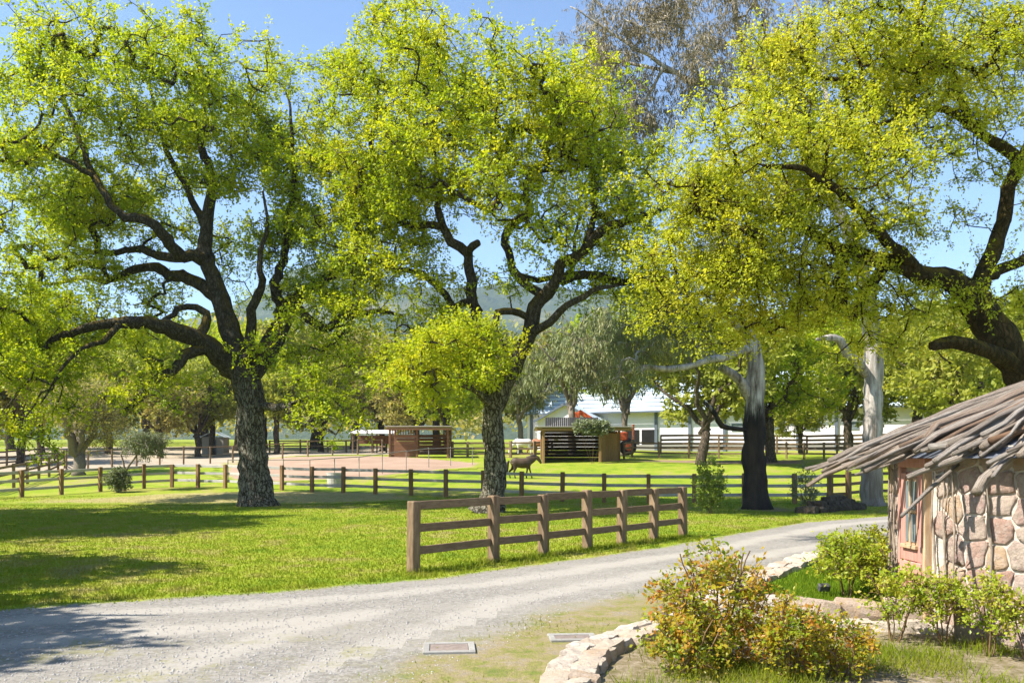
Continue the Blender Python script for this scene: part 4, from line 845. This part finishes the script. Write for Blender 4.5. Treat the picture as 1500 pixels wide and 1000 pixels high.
# ------------------------------------------------------------------ horses
def horse(loc, rz, label, coat_m, neck_m, h=1.3, head_down=False, walk=True, group='horses'):
    """faces local +X, height at withers h"""
    root = empty('horse', loc, label, 'horse', group, rz); k = h/1.5
    Vs, Qs, Ts, off = [], [], [], 0
    def loft(cs, sides=14):   # (x, y, z, half height, half width), rings across the path
        nonlocal off
        c = catmull(np.array(cs, float), .06); pts = c[:, :3]; t_ = np.gradient(pts, axis=0); t_ /= np.linalg.norm(t_, axis=1)[:, None]
        sx = np.tile([0., 1., 0.], (len(c), 1)); up_ = np.cross(t_, sx); up_ /= np.linalg.norm(up_, axis=1)[:, None]
        a = np.arange(sides)*2*np.pi/sides
        V = pts[:, None]+np.cos(a)[None, :, None]*sx[:, None]*c[:, 4][:, None, None]+np.sin(a)[None, :, None]*up_[:, None]*c[:, 3][:, None, None]
        n = len(c); i_ = np.arange(n-1)[:, None]*sides; k_ = np.arange(sides)[None]; k2 = (k_+1) % sides
        Qs.append(np.stack([i_+k_, i_+k2, i_+sides+k2, i_+sides+k_], -1).reshape(-1, 4)+off)
        V = np.vstack([V.reshape(-1, 3), pts[0], pts[-1]]); kk = np.arange(sides); k2 = (kk+1) % sides; c0 = n*sides
        Ts.append(np.vstack([np.stack([np.full(sides, c0), k2, kk], -1), np.stack([np.full(sides, c0+1), c0-sides+kk, c0-sides+k2], -1)])+off); Vs.append(V); off += len(V)
    loft([(-.84, 0, 1.22, .10, .08), (-.76, 0, 1.2, .22, .18), (-.55, 0, 1.15, .34, .28), (-.28, 0, 1.11, .35, .31), (0, 0, 1.08, .37, .33), (.28, 0, 1.10, .37, .30), (.48, 0, 1.17, .33, .22), (.62, 0, 1.2, .22, .13)])
    if head_down:
        loft([(.40, 0, 1.25, .30, .17), (.66, 0, 1.16, .26, .13), (.92, 0, .92, .18, .10), (1.1, 0, .68, .14, .09)]); loft([(1.06, 0, .74, .11, .09), (1.14, 0, .62, .14, .10), (1.24, 0, .36, .09, .07), (1.28, 0, .18, .07, .06)])
    else:
        loft([(.38, 0, 1.24, .34, .19), (.62, 0, 1.33, .30, .15), (.84, 0, 1.43, .23, .12), (1.0, 0, 1.48, .16, .10)]); loft([(.93, 0, 1.54, .10, .09), (1.05, 0, 1.47, .15, .11), (1.2, 0, 1.30, .12, .085), (1.32, 0, 1.12, .09, .07), (1.36, 0, 1.06, .06, .06)])
    sw = (.20, -.10, .14, -.2) if walk else (0, .03, 0, -.03)
    for q, y in enumerate((-.14, .14)):
        a = sw[q]; loft([(.42, y, 1.1, .17, .10), (.42+a*.2, y, .86, .115, .085), (.42+a*.55, y, .60, .062, .055), (.42+a*.7, y, .50, .066, .058), (.42+a, y, .30, .043, .04), (.42+a*1.15, y, .14, .052, .046), (.45+a*1.2, y, .02, .062, .058)], 10)
    for q, y in enumerate((-.14, .14)):
        a = sw[2+q]; loft([(-.58, y, 1.12, .25, .13), (-.54+a*.3, y, .86, .18, .11), (-.62+a*.6, y, .64, .095, .07), (-.72+a*.9, y, .48, .07, .055), (-.69+a, y, .30, .047, .042), (-.67+a, y, .13, .052, .046), (-.63+a, y, .02, .062, .058)], 10)
    me = mesh_np('body', np.vstack(Vs)*k, [np.vstack(Qs), np.vstack(Ts)], coat_m, smooth=True); o = obj('body', me, root)
    md_ = o.modifiers.new('remesh', 'REMESH'); md_.mode = 'VOXEL'; md_.voxel_size = .022*k; md_.use_smooth_shade = True
    sb = o.modifiers.new('smooth', 'SMOOTH'); sb.iterations = 4; sb.factor = .5
    def strand(nm, pts, r, m):
        V, Q, T = tube_arrays(np.array(pts)*k, np.array(r)*k, 8); obj(nm, mesh_np(nm, V, [Q, T], m, smooth=True), root)
    strand('tail', [(-.92, 0, 1.25), (-1.04, 0, 1.1), (-1.08, 0, .75), (-1.04, 0, .35)], [.06, .11, .12, .03], neck_m)
    if head_down: strand('mane', [(.6, 0, 1.34), (.85, 0, 1.12), (1.1, 0, .78)], [.05, .06, .04], neck_m)
    else: strand('mane', [(.42, 0, 1.50), (.64, 0, 1.58), (.84, 0, 1.62), (1.02, 0, 1.60)], [.05, .10, .11, .05], neck_m)
    ez = .72 if head_down else 1.58
    for q in (-1, 1):
        ex = 1.14 if head_down else 1.04
        strand('ear', [(ex-.04, q*.06, ez), (ex-.03, q*.075, ez+.12)], [.035, .008], coat_m)
    return root
horse(gp(765, 51.5), R(4), 'dark dun horse walking across the pasture beside the middle oak', M_dun, M_mane, 1.28)
horse(gp(766, 79), R(180), 'white horse with tan mane grazing behind the rail fence', M_white, M_tan, 1.5, True, False)
horse(gp(792, 80.5), R(172), 'chestnut horse half hidden by the open shelter', M_bay, M_mane, 1.5, True, False)

# ------------------------------------------------------------------ stone hut
HC = Vector((8.05, 10.84, 0)); HR = 3.0; HZ = 2.22
hut = empty('stone_hut', HC, 'round stone hut with roof of weathered sticks and faded red door', 'hut')
def hp(a, r, z): return Vector((math.cos(a)*r, math.sin(a)*r, z))
def bearing(x, d):   # angle on hut of the wall point seen at image column x
    th = math.atan2(x-750, F); dx, dy = math.sin(th), math.cos(th); b = dx*HC.x+dy*HC.y; c = HC.x**2+HC.y**2-HR**2; tt = b-math.sqrt(max(0, b*b-c)); p = Vector((dx*tt, dy*tt, 0))-HC
    return math.atan2(p.y, p.x)
aD0, aD1 = bearing(1322, 0), bearing(1361, 0)     # door edges
aD0 %= 2*math.pi; aD1 %= 2*math.pi; DH = 2.0
na = 96; bm = bmesh.new(); rings = []
for z in (-.2, HZ):
    rings.append([bm.verts.new(hp(2*math.pi*k/na, HR-.03, z)) for k in range(na)])
for k in range(na):
    am = (2*math.pi*(k+.5)/na)
    bm.faces.new([rings[0][k], rings[0][(k+1) % na], rings[1][(k+1) % na], rings[1][k]])
wall = obj('wall', bm_mesh('wall', bm, M_mortar, True), hut)
# stones by clipped Voronoi cells on the unrolled wall
rs = random.Random(9); A0, A1 = R(120), R(290)
pts = []
rows = 8
for rI in range(rows):
    z = (rI+.5)*HZ/rows; u = A0*HR
    while u < A1*HR:
        wv = rs.uniform(.20, .46); pts.append((u+wv/2+rs.uniform(-.05, .05), z+rs.uniform(-.07, .07))); u += wv
def clip(poly, px, py, nx, ny):
    out = []
    for i in range(len(poly)):
        a, b = poly[i], poly[(i+1) % len(poly)]; da = (a[0]-px)*nx+(a[1]-py)*ny; db = (b[0]-px)*nx+(b[1]-py)*ny
        if da <= 0: out.append(a)
        if (da < 0) != (db < 0): k = da/(da-db); out.append((a[0]+(b[0]-a[0])*k, a[1]+(b[1]-a[1])*k))
    return out
def stone_cell(cell, cx, cy, depth, rs, mapf):
    """rounded stone standing proud of the wall; mapf(u, v, out)->Vector"""
    n = len(cell); V = []; Fc = []
    L = []
    for (sc, o) in ((1.0, -.03), (.99, depth*.6), (.92, depth*.95), (.6, depth*1.02)):
        for (u, v) in cell:
            j = rs.uniform(-.012, .012) if o > 0 else 0
            L.append(mapf(cx+(u-cx)*sc+j, cy+(v-cy)*sc+j, o+rs.uniform(-.01, .01)*(o > 0)))
    top = mapf(cx, cy, depth*1.1+rs.uniform(-.01, .015)); L.append(top); Qf = []; Tf = []
    for r in range(3):
        for i in range(n): Qf.append((r*n+i, r*n+(i+1) % n, (r+1)*n+(i+1) % n, (r+1)*n+i))
    for i in range(n): Tf.append((3*n+i, 3*n+(i+1) % n, 4*n))
    return L, Qf, Tf
cnt = 0
for (u, v) in pts:
    poly = [(u-.6, max(0, v-.5)), (u+.6, max(0, v-.5)), (u+.6, min(HZ, v+.5)), (u-.6, min(HZ, v+.5))]
    for (u2, v2) in pts:
        if (u2, v2) == (u, v) or abs(u2-u) > 1.1 or abs(v2-v) > 1: continue
        dx, dy = u2-u, v2-v; poly = clip(poly, (u+u2)/2, (v+v2)/2, dx, dy)
        if len(poly) < 3: break
    if len(poly) < 3: continue
    cx = sum(p[0] for p in poly)/len(poly); cy = sum(p[1] for p in poly)/len(poly); ang = cx/HR
    if aD1+.06 > ang > aD0-.06 and cy < DH+.05: continue
    if min(aD0, aD1)-.07 < ang < max(aD0, aD1)+.07 and cy < DH+.05: continue
    gap = .016; cell = []
    for i, p in enumerate(poly):   # subdivide + round corners
        q = poly[(i+1) % len(poly)]
        for k in (.10, .5, .90): cell.append((p[0]+(q[0]-p[0])*k, p[1]+(q[1]-p[1])*k))
    sh_ = lambda p: (cx+(p[0]-cx)*(1-gap/max(.06, math.hypot(p[0]-cx, p[1]-cy)))+rs.uniform(-.008, .008), cy+(p[1]-cy)*(1-gap/max(.06, math.hypot(p[0]-cx, p[1]-cy)))+rs.uniform(-.008, .008))
    cell = [sh_(p) for p in cell]; dep = rs.uniform(.014, .036)
    L, Qf, Tf = stone_cell(cell, cx, cy, dep, rs, lambda a, b, o: hp(a/HR, HR-.03+o, b))
    me = mesh_np('stone', np.array([tuple(p) for p in L]), [np.array(Qf), np.array(Tf)], M_hutstone, smooth=True)
    obj('stone', me, wall); cnt += 1
# door in a flat opening
pa, pb = hp(aD0, HR+.0, 0), hp(aD1, HR+.0, 0); dm = (pa+pb)/2; dv = (pb-pa); dwid = dv.length; dang = math.atan2(dv.y, dv.x)
if Vector((math.cos(dang-math.pi/2), math.sin(dang-math.pi/2), 0)).dot(dm) < 0: dang += math.pi
door = obj('door', box_mesh('door', (dwid-.13, .05, DH-.1), M_redwood, .006), hut, dm+Vector((0, 0, DH/2-.05)), (0, 0, dang))
# local door frame: x along, -y outward
def dbox(nm, c, s_, m, parent=door, bv=.006): return box(nm, c, s_, m, parent, bv)
hw_ = (dwid-.13)/2; top_ = (DH-.1)/2
for q in (-1, 1): dbox('stile', (q*(hw_-.06), -.04, 0), (.12, .03, DH-.12), M_redwood)
dbox('lock_rail', (0, -.043, -.06), (hw_*2-.01, .036, .2), M_redwood); dbox('ledge', (0, -.05, -.24), (hw_*2-.01, .05, .14), M_redwood)
for k in range(3): dbox('plank', (-hw_+.17+(k+.5)*(2*hw_-.34)/3+0, -.032, -.6), ((2*hw_-.26)/3-.008, .02, .62), M_redwood)
dbox('bottom_rail', (0, -.043, -top_+.1), (hw_*2-.01, .036, .16), M_redwood)
win = dbox('window', (0, -.036, .46), (2*hw_-.25, .03, .84), M_frame)
pw_ = (2*hw_-.25)/2
for ix in (-1, 1):
    for iz in (-1, 1): dbox('pane', (ix*pw_*.49, -.02, iz*.205), (pw_*.80, .014, .35), M_glass, win, 0)
dbox('muntin', (0, -.03, 0), (.035, .03, .84), M_frame, win); dbox('muntin', (0, -.032, 0), (2*hw_-.25, .026, .035), M_frame, win)
dbox('sill', (0, -.06, .02), (2*hw_-.16, .09, .05), M_frame)
fr = obj('door_frame', box_mesh('door_frame', (dwid+.02, .12, .12), M_redwood, .008), hut, dm+Vector((0, 0, DH+.02)), (0, 0, dang))
for q in (-1, 1): obj('jamb', box_mesh('jamb', (.055, .12, DH), M_frame if q > 0 else M_redwood, .008), hut, dm+Vector((math.cos(dang), math.sin(dang), 0))*q*(dwid/2-.02)+Vector((0, 0, DH/2-.04)), (0, 0, dang))
# tin cone and eave
bm = bmesh.new(); RO = 3.28; zo = 2.08; slope_r = .41
vv = [bm.verts.new(hp(2*math.pi*k/64, RO, zo)) for k in range(64)]; v2 = [bm.verts.new(hp(2*math.pi*k/64, .1, zo+(RO-.1)*slope_r)) for k in range(64)]
for k in range(64): bm.faces.new([vv[k], vv[(k+1) % 64], v2[(k+1) % 64], v2[k]])
bmesh.ops.solidify(bm, geom=list(bm.faces), thickness=.03)
roof = obj('roof', bm_mesh('roof', bm, M_tin), hut)
# sticks, each its own part
rs = random.Random(12); rg = np.random.default_rng(12)
def stick(a0, a1, r0, r1, z0, z1, th, wob=.055, taper=.65):
    n = 9; k = np.linspace(0, 1, n); an = a0+(a1-a0)*k; rr_ = r0+(r1-r0)*k; zz = z0+(z1-z0)*k
    p = np.column_stack([np.cos(an)*rr_, np.sin(an)*rr_, zz]); p[1:-1] += np.cumsum(rg.normal(0, wob, (n-2, 3)), 0)*np.array([1, 1, .5])*.5
    rad = th*(taper+(1-taper)*(1-k))*(1+rg.normal(0, .07, n))
    V, Q, T = tube_arrays(p, rad, 9, True, .34, rg); m9 = np.arange(9)*2*np.pi/9; o_ = rg.uniform(0, 50)
    at = {'ga': np.concatenate([np.tile(np.cos(m9), n), [0, 0]]), 'gb': np.concatenate([np.tile(np.sin(m9), n), [0, 0]]), 'gc': np.concatenate([np.repeat(k*abs(r1-r0), 9), [0, 0]])+o_}
    me = mesh_np('stick', V, [Q, T], M_stick, at, smooth=True); obj('stick', me, roof)
k = 0; a = R(126)
while a < R(292):
    for lay in range(2):
        rt = (rs.uniform(3.15, 3.5) if rs.random() < .55 else rs.uniform(3.5, 4.1)) if a < R(192) else (rs.uniform(3.1, 3.45) if rs.random() < .86 else rs.uniform(3.6, 4.0))
        th = rs.choice((.02, .026, .032, .038, .045, .055, .066)); z = lambda r: zo+(RO-r)*slope_r+.06+lay*.095
        r0 = rs.uniform(.3, 1.1)
        stick(a+rs.uniform(-.05, .05), a+rs.uniform(-.11, .11), r0, rt, z(r0), z(rt)+rs.uniform(-.03, .05), th)
    a += rs.uniform(.019, .032)
for q in ((R(183), R(180), 2.2, 4.3, 2.62, 1.72, .04), (R(197), R(202), 2.8, 4.1, 2.10, 1.45, .03), (R(212), R(212), 2.2, 3.84, 2.62, 1.73, .075), (R(208), R(198), 2.5, 3.75, 2.42, 1.86, .05), (R(219), R(222), 2.2, 3.8, 2.6, 1.82, .06)): stick(*q, wob=.02)

rs = random.Random(31)
for lab, x0, x1, m in (('bare vine stems climbing the hut wall right of the red door', 1368, 1402, 4), ('bare vine stems climbing the hut wall left of the red door', 1304, 1316, 3), ('single thin vine stem on the sunlit stones of the hut', 1448, 1456, 1)):
    vn = empty('climbing_vine', HC, lab, 'vine', 'vines on the hut wall')
    for q in range(m):
        a0 = bearing(x0+(x1-x0)*(q+.5)/m+rs.uniform(-2, 2), 0); n = 16; zz = np.linspace(-.02, rs.uniform(1.9, 2.15), n); aa = a0+np.cumsum(rg.normal(0, .0035, n)); rr_ = HR+.035+.012*np.sin(zz*5+q)
        V, Q, T = tube_arrays(np.column_stack([np.cos(aa)*rr_, np.sin(aa)*rr_, zz]), np.linspace(.02, .010, n)*(1+rg.normal(0, .15, n))*rs.uniform(.7, 1.2), 7, True, .3, rg)
        obj('stem', mesh_np('stem', V, [Q, T], M_vine, smooth=True), vn)
# ------------------------------------------------------------------ stone borders, covers, garden
def rock_mesh(seed, mat, flat_=.75):
    rr = random.Random(seed); bm = bmesh.new(); bmesh.ops.create_cube(bm, size=1); bmesh.ops.subdivide_edges(bm, edges=list(bm.edges), cuts=2, use_grid_fill=True)
    for v in bm.verts:
        n = v.co.normalized(); v.co = v.co.lerp(n*.62, .35)+Vector((rr.uniform(-.055, .055) for _ in range(3)))
    return bm_mesh('stone', bm, mat, False)
ROCKS = [rock_mesh(k, M_bedstone) for k in range(9)]
DROCKS = [rock_mesh(50+k, M_darkrock) for k in range(6)]
def stone_row(root, path, size, wd, ht, rocks, seed, z0=0, layers=1, over=1.12):
    rr = random.Random(seed); path = [Vector((*p, 0)) for p in path]; b0 = root.location.copy(); b0.z = 0
    c = catmull([tuple(p) for p in path], .05); seg = np.linalg.norm(np.diff(c, axis=0), axis=1); cum = np.concatenate([[0], np.cumsum(seg)]); tot = cum[-1]
    for ly in range(layers):
        s_ = rr.uniform(0, .1)
        while s_ < tot:
            L = size*rr.uniform(.65, 1.4); m = min(tot, s_+L/2); p = Vector([np.interp(m, cum, c[:, q]) for q in range(3)]); p2 = Vector([np.interp(min(tot, m+.05), cum, c[:, q]) for q in range(3)])-Vector([np.interp(max(0, m-.05), cum, c[:, q]) for q in range(3)])
            a = math.atan2(p2.y, p2.x); nrm = Vector((-p2.y, p2.x, 0)).normalized()
            rowsn = 2 if wd > .3 else 1
            for q in range(rowsn):
                h_ = ht/layers*rr.uniform(.85, 1.25); wq = wd/rowsn
                o = nrm*((q-(rowsn-1)/2)*wq+rr.uniform(-.03, .03))
                obj('stone', rr.choice(rocks), root, p+o-b0+Vector((0, 0, z0+ht/layers*(ly+.5)-.03)), (rr.uniform(-.12, .12), rr.uniform(-.12, .12), a+rr.uniform(-.2, .2)), (L*over, wq*over*rr.uniform(.95, 1.2), h_*1.15))
            s_ += L
r1 = empty('stone_border', (.7, 8.6, 0), 'low pale stone border curving along the near side of the rose bed', 'stone border')
stone_row(r1, [(.25, 6.2), (.42, 7.2), (.56, 7.9), (.70, 8.55), (.98, 9.15), (1.42, 9.75), (1.9, 10.25)], .24, .42, .15, ROCKS, 1)
r2 = empty('stone_border', (3.6, 12.9, 0), 'straight pale stone border edging the garden lawn next to the driveway', 'stone border')
stone_row(r2, [(2.1, 10.5), (2.7, 11.5), (3.5, 12.7), (4.5, 14.2), (5.6, 15.9), (6.9, 17.2)], .26, .4, .3, ROCKS, 2, layers=2)
r3 = empty('stone_terrace', (4, 10.6, 0), 'chunky terrace step of large boulders running to the red door', 'stone step')
stone_row(r3, [(2.5, 11.0), (3.2, 10.85), (4.1, 10.7), (5.0, 10.6)], .5, .28, .3, ROCKS, 3)
stone_row(r3, [(2.7, 10.55), (3.3, 10.45), (4.2, 10.3), (5.05, 10.1)], .42, .28, .14, ROCKS, 4)
r4 = empty('rock_pile', gp(1220, 32.6), 'dark low pile of stacked rocks and logs below the pale eucalyptus', 'rock pile')
r4.location.z = 0
stone_row(r4, [(10.7, 31.3), (11.6, 32.2), (12.6, 33.2), (13.5, 33.7)], .42, .7, .26, DROCKS, 5)
stone_row(r4, [(11.2, 31.9), (11.8, 32.4), (12.6, 33.2), (13.2, 33.55)], .5, .5, .24, DROCKS, 6, z0=.18)
stone_row(r4, [(11.9, 32.5), (12.6, 33.2), (13.0, 33.5)], .38, .34, .22, DROCKS, 7, z0=.36)
sheet('garden_lawn', [(2.4, 11.05), (3.3, 10.95), (5.0, 10.75), (5.3, 11.8), (5.6, 13.2), (6.4, 15.0), (6.9, 16.8), (5.7, 15.7), (4.6, 14.0), (3.6, 12.5), (2.8, 11.4)], M_lawn, 'bright green garden lawn behind the terrace stones', .12, .05, .0, base=.2)
sheet('rose_bed', [(.5, 6), (.75, 8.4), (1.1, 9.1), (1.6, 9.7), (2.2, 10.4), (3.3, 10.4), (5.2, 10.2), (5.5, 9.0), (6.2, 8.2), (7.5, 7.6), (8, 5), (.5, 5)], M_mulch, 'mulched rose bed with weeds in front of the stone hut', .1, .0, .026)
def cover(x0, x1, y0, y1, label):
    (xa, ya), (xb, yb) = flat(x0, y1), flat(x1, y0); wd = (x1-x0)/F*((ya+yb)/2)*.9; dp = yb-ya; c = Vector(((flat((x0+x1)/2, (y0+y1)/2))[0], (ya+yb)/2, .02))
    root = empty('utility_cover', c, label, 'cover', 'covers set in the gravel', rz=.08)
    for q in (-1, 1):
        box('kerb', (0, q*(dp/2-.035), .0), (wd, .07, .05), M_concrete, root, .006); box('kerb', (q*(wd/2-.035), 0, 0), (.07, dp-.142, .05), M_concrete, root, .006)
    box('lid', (0, 0, -.004), (wd-.146, dp-.146, .04), M_lid, root, .004)
cover(616, 700, 945, 960, 'flat utility cover with pale concrete rim in the near gravel')
cover(800, 878, 932, 942, 'second thinner utility cover nearer the stone border')
c = Vector((4.24, 11.6, .2)); gl = empty('garden_light', c, 'small black solar light standing in the garden lawn', 'garden light')
box('panel', (0, 0, .12), (.15, .09, .09), M_char, gl, .01, (R(20), 0, 0)); box('stake', (0, .02, .04), (.02, .02, .1), M_char, gl)
# roses
RG = 'rose bushes by the stone hut'
bush('rose_bush', (2.02, 8.6, 0), (.60, .55, 1.18), 150, 'biggest rose bush with red tipped leaves at the stone border corner', M_rose, 61, (.04, .07), 7, 9, cat='rose bush', group=RG, low=.02, ls=.17, stem_r=.016)
bush('rose_bush', (1.72, 8.15, 0), (.42, .4, .60), 70, 'low rose growth spilling in front of the biggest rose bush', M_rose, 71, (.03, .055), 8, 5, cat='rose bush', group=RG, low=.02, ls=.1, stem_r=.012)
bush('rose_bush', (2.62, 8.0, 0), (.36, .36, .80), 95, 'red and orange leaved rose bush right of the biggest one', M_rose, 62, (.03, .055), 8, 6, cat='rose bush', group=RG, low=.02, ls=.1, stem_r=.013)
bush('rose_bush', (3.12, 8.05, 0), (.34, .36, .58), 60, 'small rose bush in front of the terrace boulders', M_rose, 63, (.03, .055), 7, 5, cat='rose bush', group=RG, low=.05, ls=.1, stem_r=.012)
bush('rose_bush', (4.45, 11.35, .2), (.48, .45, .84), 120, 'tree shaped rose with bare forked stems on the garden lawn', M_roseg, 64, (.035, .065), 8, 4, cat='rose bush', group=RG, low=.35, ls=.13, stem_r=.024)
bush('rose_bush', (5.05, 12.1, .2), (.35, .4, .85), 110, 'rose bush touching the left edge of the hut wall', M_roseg, 65, (.035, .065), 8, 4, cat='rose bush', group=RG, low=.1, ls=.13, stem_r=.018)
bush('rose_bush', (4.28, 9.55, 0), (.36, .34, .86), 95, 'spindly rose in front of the terrace left of the red door', M_roseg, 66, (.03, .06), 7, 5, cat='rose bush', group=RG, low=.2, ls=.11, stem_r=.014, spindly=True)
bush('rose_bush', (4.72, 9.35, 0), (.36, .3, .80), 85, 'spindly rose with woody base in front of the red door', M_roseg, 67, (.03, .06), 7, 5, cat='rose bush', group=RG, low=.2, ls=.11, stem_r=.02, spindly=True)
bush('rose_bush', (4.95, 8.85, 0), (.30, .28, .84), 62, 'thin rose against the stone wall at the right', M_roseg, 68, (.03, .06), 7, 4, cat='rose bush', group=RG, low=.2, ls=.11, stem_r=.012, spindly=True)
bush('rose_bush', (5.25, 8.7, 0), (.26, .26, .70), 48, 'thin rose at the right edge of the picture', M_roseg, 69, (.03, .06), 7, 4, cat='rose bush', group=RG, low=.2, ls=.11, stem_r=.012, spindly=True)
V, Q, T = tube_arrays([(1.95, 9.05, -.02), (1.8, 9.15, .18), (1.66, 9.2, .36), (1.60, 9.22, .5)], [.05, .042, .038, .03], 9, True, .2, rg)
tag(obj('dead_branch', mesh_np('dead_branch', V, [Q, T], M_twig, smooth=True)), 'dead stub of branch sticking up left of the biggest rose', 'branch')
V, Q, T = tube_arrays([(5.05, 9.5, -.02), (5.02, 9.5, .2), (5.0, 9.55, .4), (4.95, 9.6, .55)], [.11, .085, .06, .03], 9, True, .3, rg)
tag(obj('tree_stump', mesh_np('tree_stump', V, [Q, T], M_twig, smooth=True)), 'weathered woody stump leaning at the foot of the hut wall', 'stump')

# ------------------------------------------------------------------ grass blades, pebbles
def blades(name, P0, hmin, hmax, label, seed, wd=.012, mat=M_blade, cat='grass'):
    rg = np.random.default_rng(seed); n = len(P0); h = rg.uniform(hmin, hmax, (n, 1)); a = rg.uniform(0, 6.283, n); w_ = np.column_stack([np.cos(a), np.sin(a), np.zeros(n)])*(wd*rg.uniform(.6, 1.4, (n, 1)))
    lean = np.column_stack([rg.normal(0, .45, n), rg.normal(0, .45, n), np.ones(n)])*h
    V = np.stack([P0-w_, P0+w_, P0+lean], 1).reshape(-1, 3)
    return tag(obj(name, mesh_np(name, V, [np.arange(3*n).reshape(-1, 3)], mat, {'tint': np.repeat(rg.random(n)**2, 3)})), label, cat, kind='stuff')
rg = np.random.default_rng(5); N = 420000
dd = 11+(42-11)*rg.random(N)**1.25; xx = (rg.uniform(-60, 1560, N)-750)/F*dd
rt = np.interp(xx, [p[0] for p in ROADTOP], [p[1] for p in ROADTOP])
ok = (dd > rt+rg.normal(0, .14, N)-.05) & (rg.random(N) < .62)
P0 = np.column_stack([xx, dd, g(xx, dd)])[ok]
blades('lawn_grass', P0, .02, .06, 'short sunny lawn grass between driveway and pasture fence', 6, .011)
tp = []
for k in ts:
    q = rg.normal(0, .16, (140, 2)); tp.append(np.column_stack([-1.78+6.26*k+q[:, 0], 15.44+6.96*k+q[:, 1], np.zeros(140)]))
ex = rg.uniform(-9, 9.5, 5200); ey = np.interp(ex, [p[0] for p in ROADTOP], [p[1] for p in ROADTOP])+.10+np.abs(rg.normal(0, .22, 5200)); kk = (np.sin(ex*3.1)+np.sin(ex*7.7+1)+rg.normal(0, .6, 5200)) > 0
tp.append(np.column_stack([ex, ey, np.zeros(5200)])[kk])
fx = rg.uniform(0, 1, 2600); tp.append(np.column_stack([-1.78+6.26*fx+rg.normal(.1, .12, 2600), 15.44+6.96*fx+rg.normal(-.1, .12, 2600), np.zeros(2600)]))
blades('tall_grass_tufts', np.vstack(tp), .05, .13, 'longer unmown grass tufts at the fence posts and driveway edge', 16, .009)
N = 26000; xx = rg.uniform(-2, 9, N); yy = rg.uniform(7, 20, N); ins, Dp = in_poly(xx, yy, np.array(VERGE)); nz = np.sin(xx*2.1+yy*1.3)+np.sin(xx*.9-yy*2.3)+rg.normal(0, .7, N)
ok = ins & (nz > .5) & ((xx-HC.x)**2+(yy-HC.y)**2 > 3.1**2)
blades('verge_grass', np.column_stack([xx, yy, np.full(N, .01)])[ok], .02, .06, 'sparse weedy grass on the dry verge', 7, .007)
N = 60000; xx = rg.uniform(2, 7.2, N); yy = rg.uniform(10.6, 17.2, N); ins, Dp = in_poly(xx, yy, np.array([(2.5, 11.1), (5.0, 10.85), (5.3, 11.8), (5.6, 13.2), (6.4, 15.0), (6.9, 16.7), (5.8, 15.6), (4.7, 13.9), (3.7, 12.4), (2.9, 11.4)]))
def green_blade():
    b = NB('garden_blades'); c = b.ramp(b.attr('tint'), [(.0, (.10, .18, .012)), (1., (.25, .33, .025))]); d = b.n('ShaderNodeBsdfDiffuse'); b.put(d.inputs[0], c); tr = b.n('ShaderNodeBsdfTranslucent'); b.put(tr.inputs[0], c)
    mx = b.n('ShaderNodeMixShader'); mx.inputs[0].default_value = .45; b.l(d.outputs[0], mx.inputs[1]); b.l(tr.outputs[0], mx.inputs[2]); b.l(mx.outputs[0], b.out.inputs[0]); return b.m
M_gblade = green_blade()
blades('garden_grass', np.column_stack([xx, yy, np.full(N, .2)])[ins], .04, .11, 'lush garden lawn grass behind the terrace stones', 8, .006, M_gblade)
N = 34000; xx = rg.uniform(.8, 6.5, N); yy = rg.uniform(6.5, 10.2, N); ins, Dp = in_poly(xx, yy, np.array([(.75, 6), (1.0, 8.4), (1.4, 9.1), (2.0, 9.8), (3.3, 10.2), (5.0, 10.0), (5.3, 9.0), (6.2, 8.2), (6.5, 6)])); nz = np.sin(xx*3.1+yy*1.7)+np.sin(xx*1.3-yy*3.3)+rg.normal(0, .6, N)
ok = ins & (nz > .3) & ((xx-HC.x)**2+(yy-HC.y)**2 > 3.05**2)
blades('bed_weeds', np.column_stack([xx, yy, np.full(N, .02)])[ok], .05, .17, 'weedy tufts of grass growing in the rose bed', 9, .005)
# pebbles
N = 9000; yy = 7.3+8*rg.random(N)**1.4; xx = (rg.uniform(-20, 1000, N)-750)/F*yy; ins, Dp = in_poly(xx, yy, np.array(ROADTOP+ROADLOW)); xx = xx[ins]; yy = yy[ins]; n = len(xx)
r_ = rg.uniform(.005, .016, (n, 1)); c = np.column_stack([xx, yy, np.full(n, .014)])
o6 = np.array([(1, 0, 0), (0, 1, 0), (-1, 0, 0), (0, -1, 0), (0, 0, .8)], float)
V = (c[:, None]+o6[None]*(r_*rg.uniform(.7, 1.4, (n, 1)))[:, None]).reshape(-1, 3); k5 = np.arange(n)[:, None, None]*5
Fc = (k5+np.array([(0, 1, 4), (1, 2, 4), (2, 3, 4), (3, 0, 4)])[None]).reshape(-1, 3)
tag(obj('gravel_stones', mesh_np('gravel_stones', V, [Fc], simple('pebble', (.20, .185, .17), (.50, .47, .43), 30, .9, .002))), 'loose small stones scattered on the driveway', 'gravel', kind='stuff')

# ------------------------------------------------------------------ haze
def haze():
    b = bpy.data.materials.new('haze'); b.use_nodes = True; t_ = b.node_tree; t_.nodes.clear(); o = t_.nodes.new('ShaderNodeOutputMaterial'); v = t_.nodes.new('ShaderNodeVolumePrincipled')
    v.inputs['Color'].default_value = (.62, .80, 1, 1); v.inputs['Density'].default_value = .00015; v.inputs['Anisotropy'].default_value = .2
    t_.links.new(v.outputs[0], o.inputs['Volume'])
    tag(box('haze', (0, 1300, 242), (9000, 6000, 486), b), 'thin pale blue haze lying over the valley', 'haze', kind='stuff')
haze()
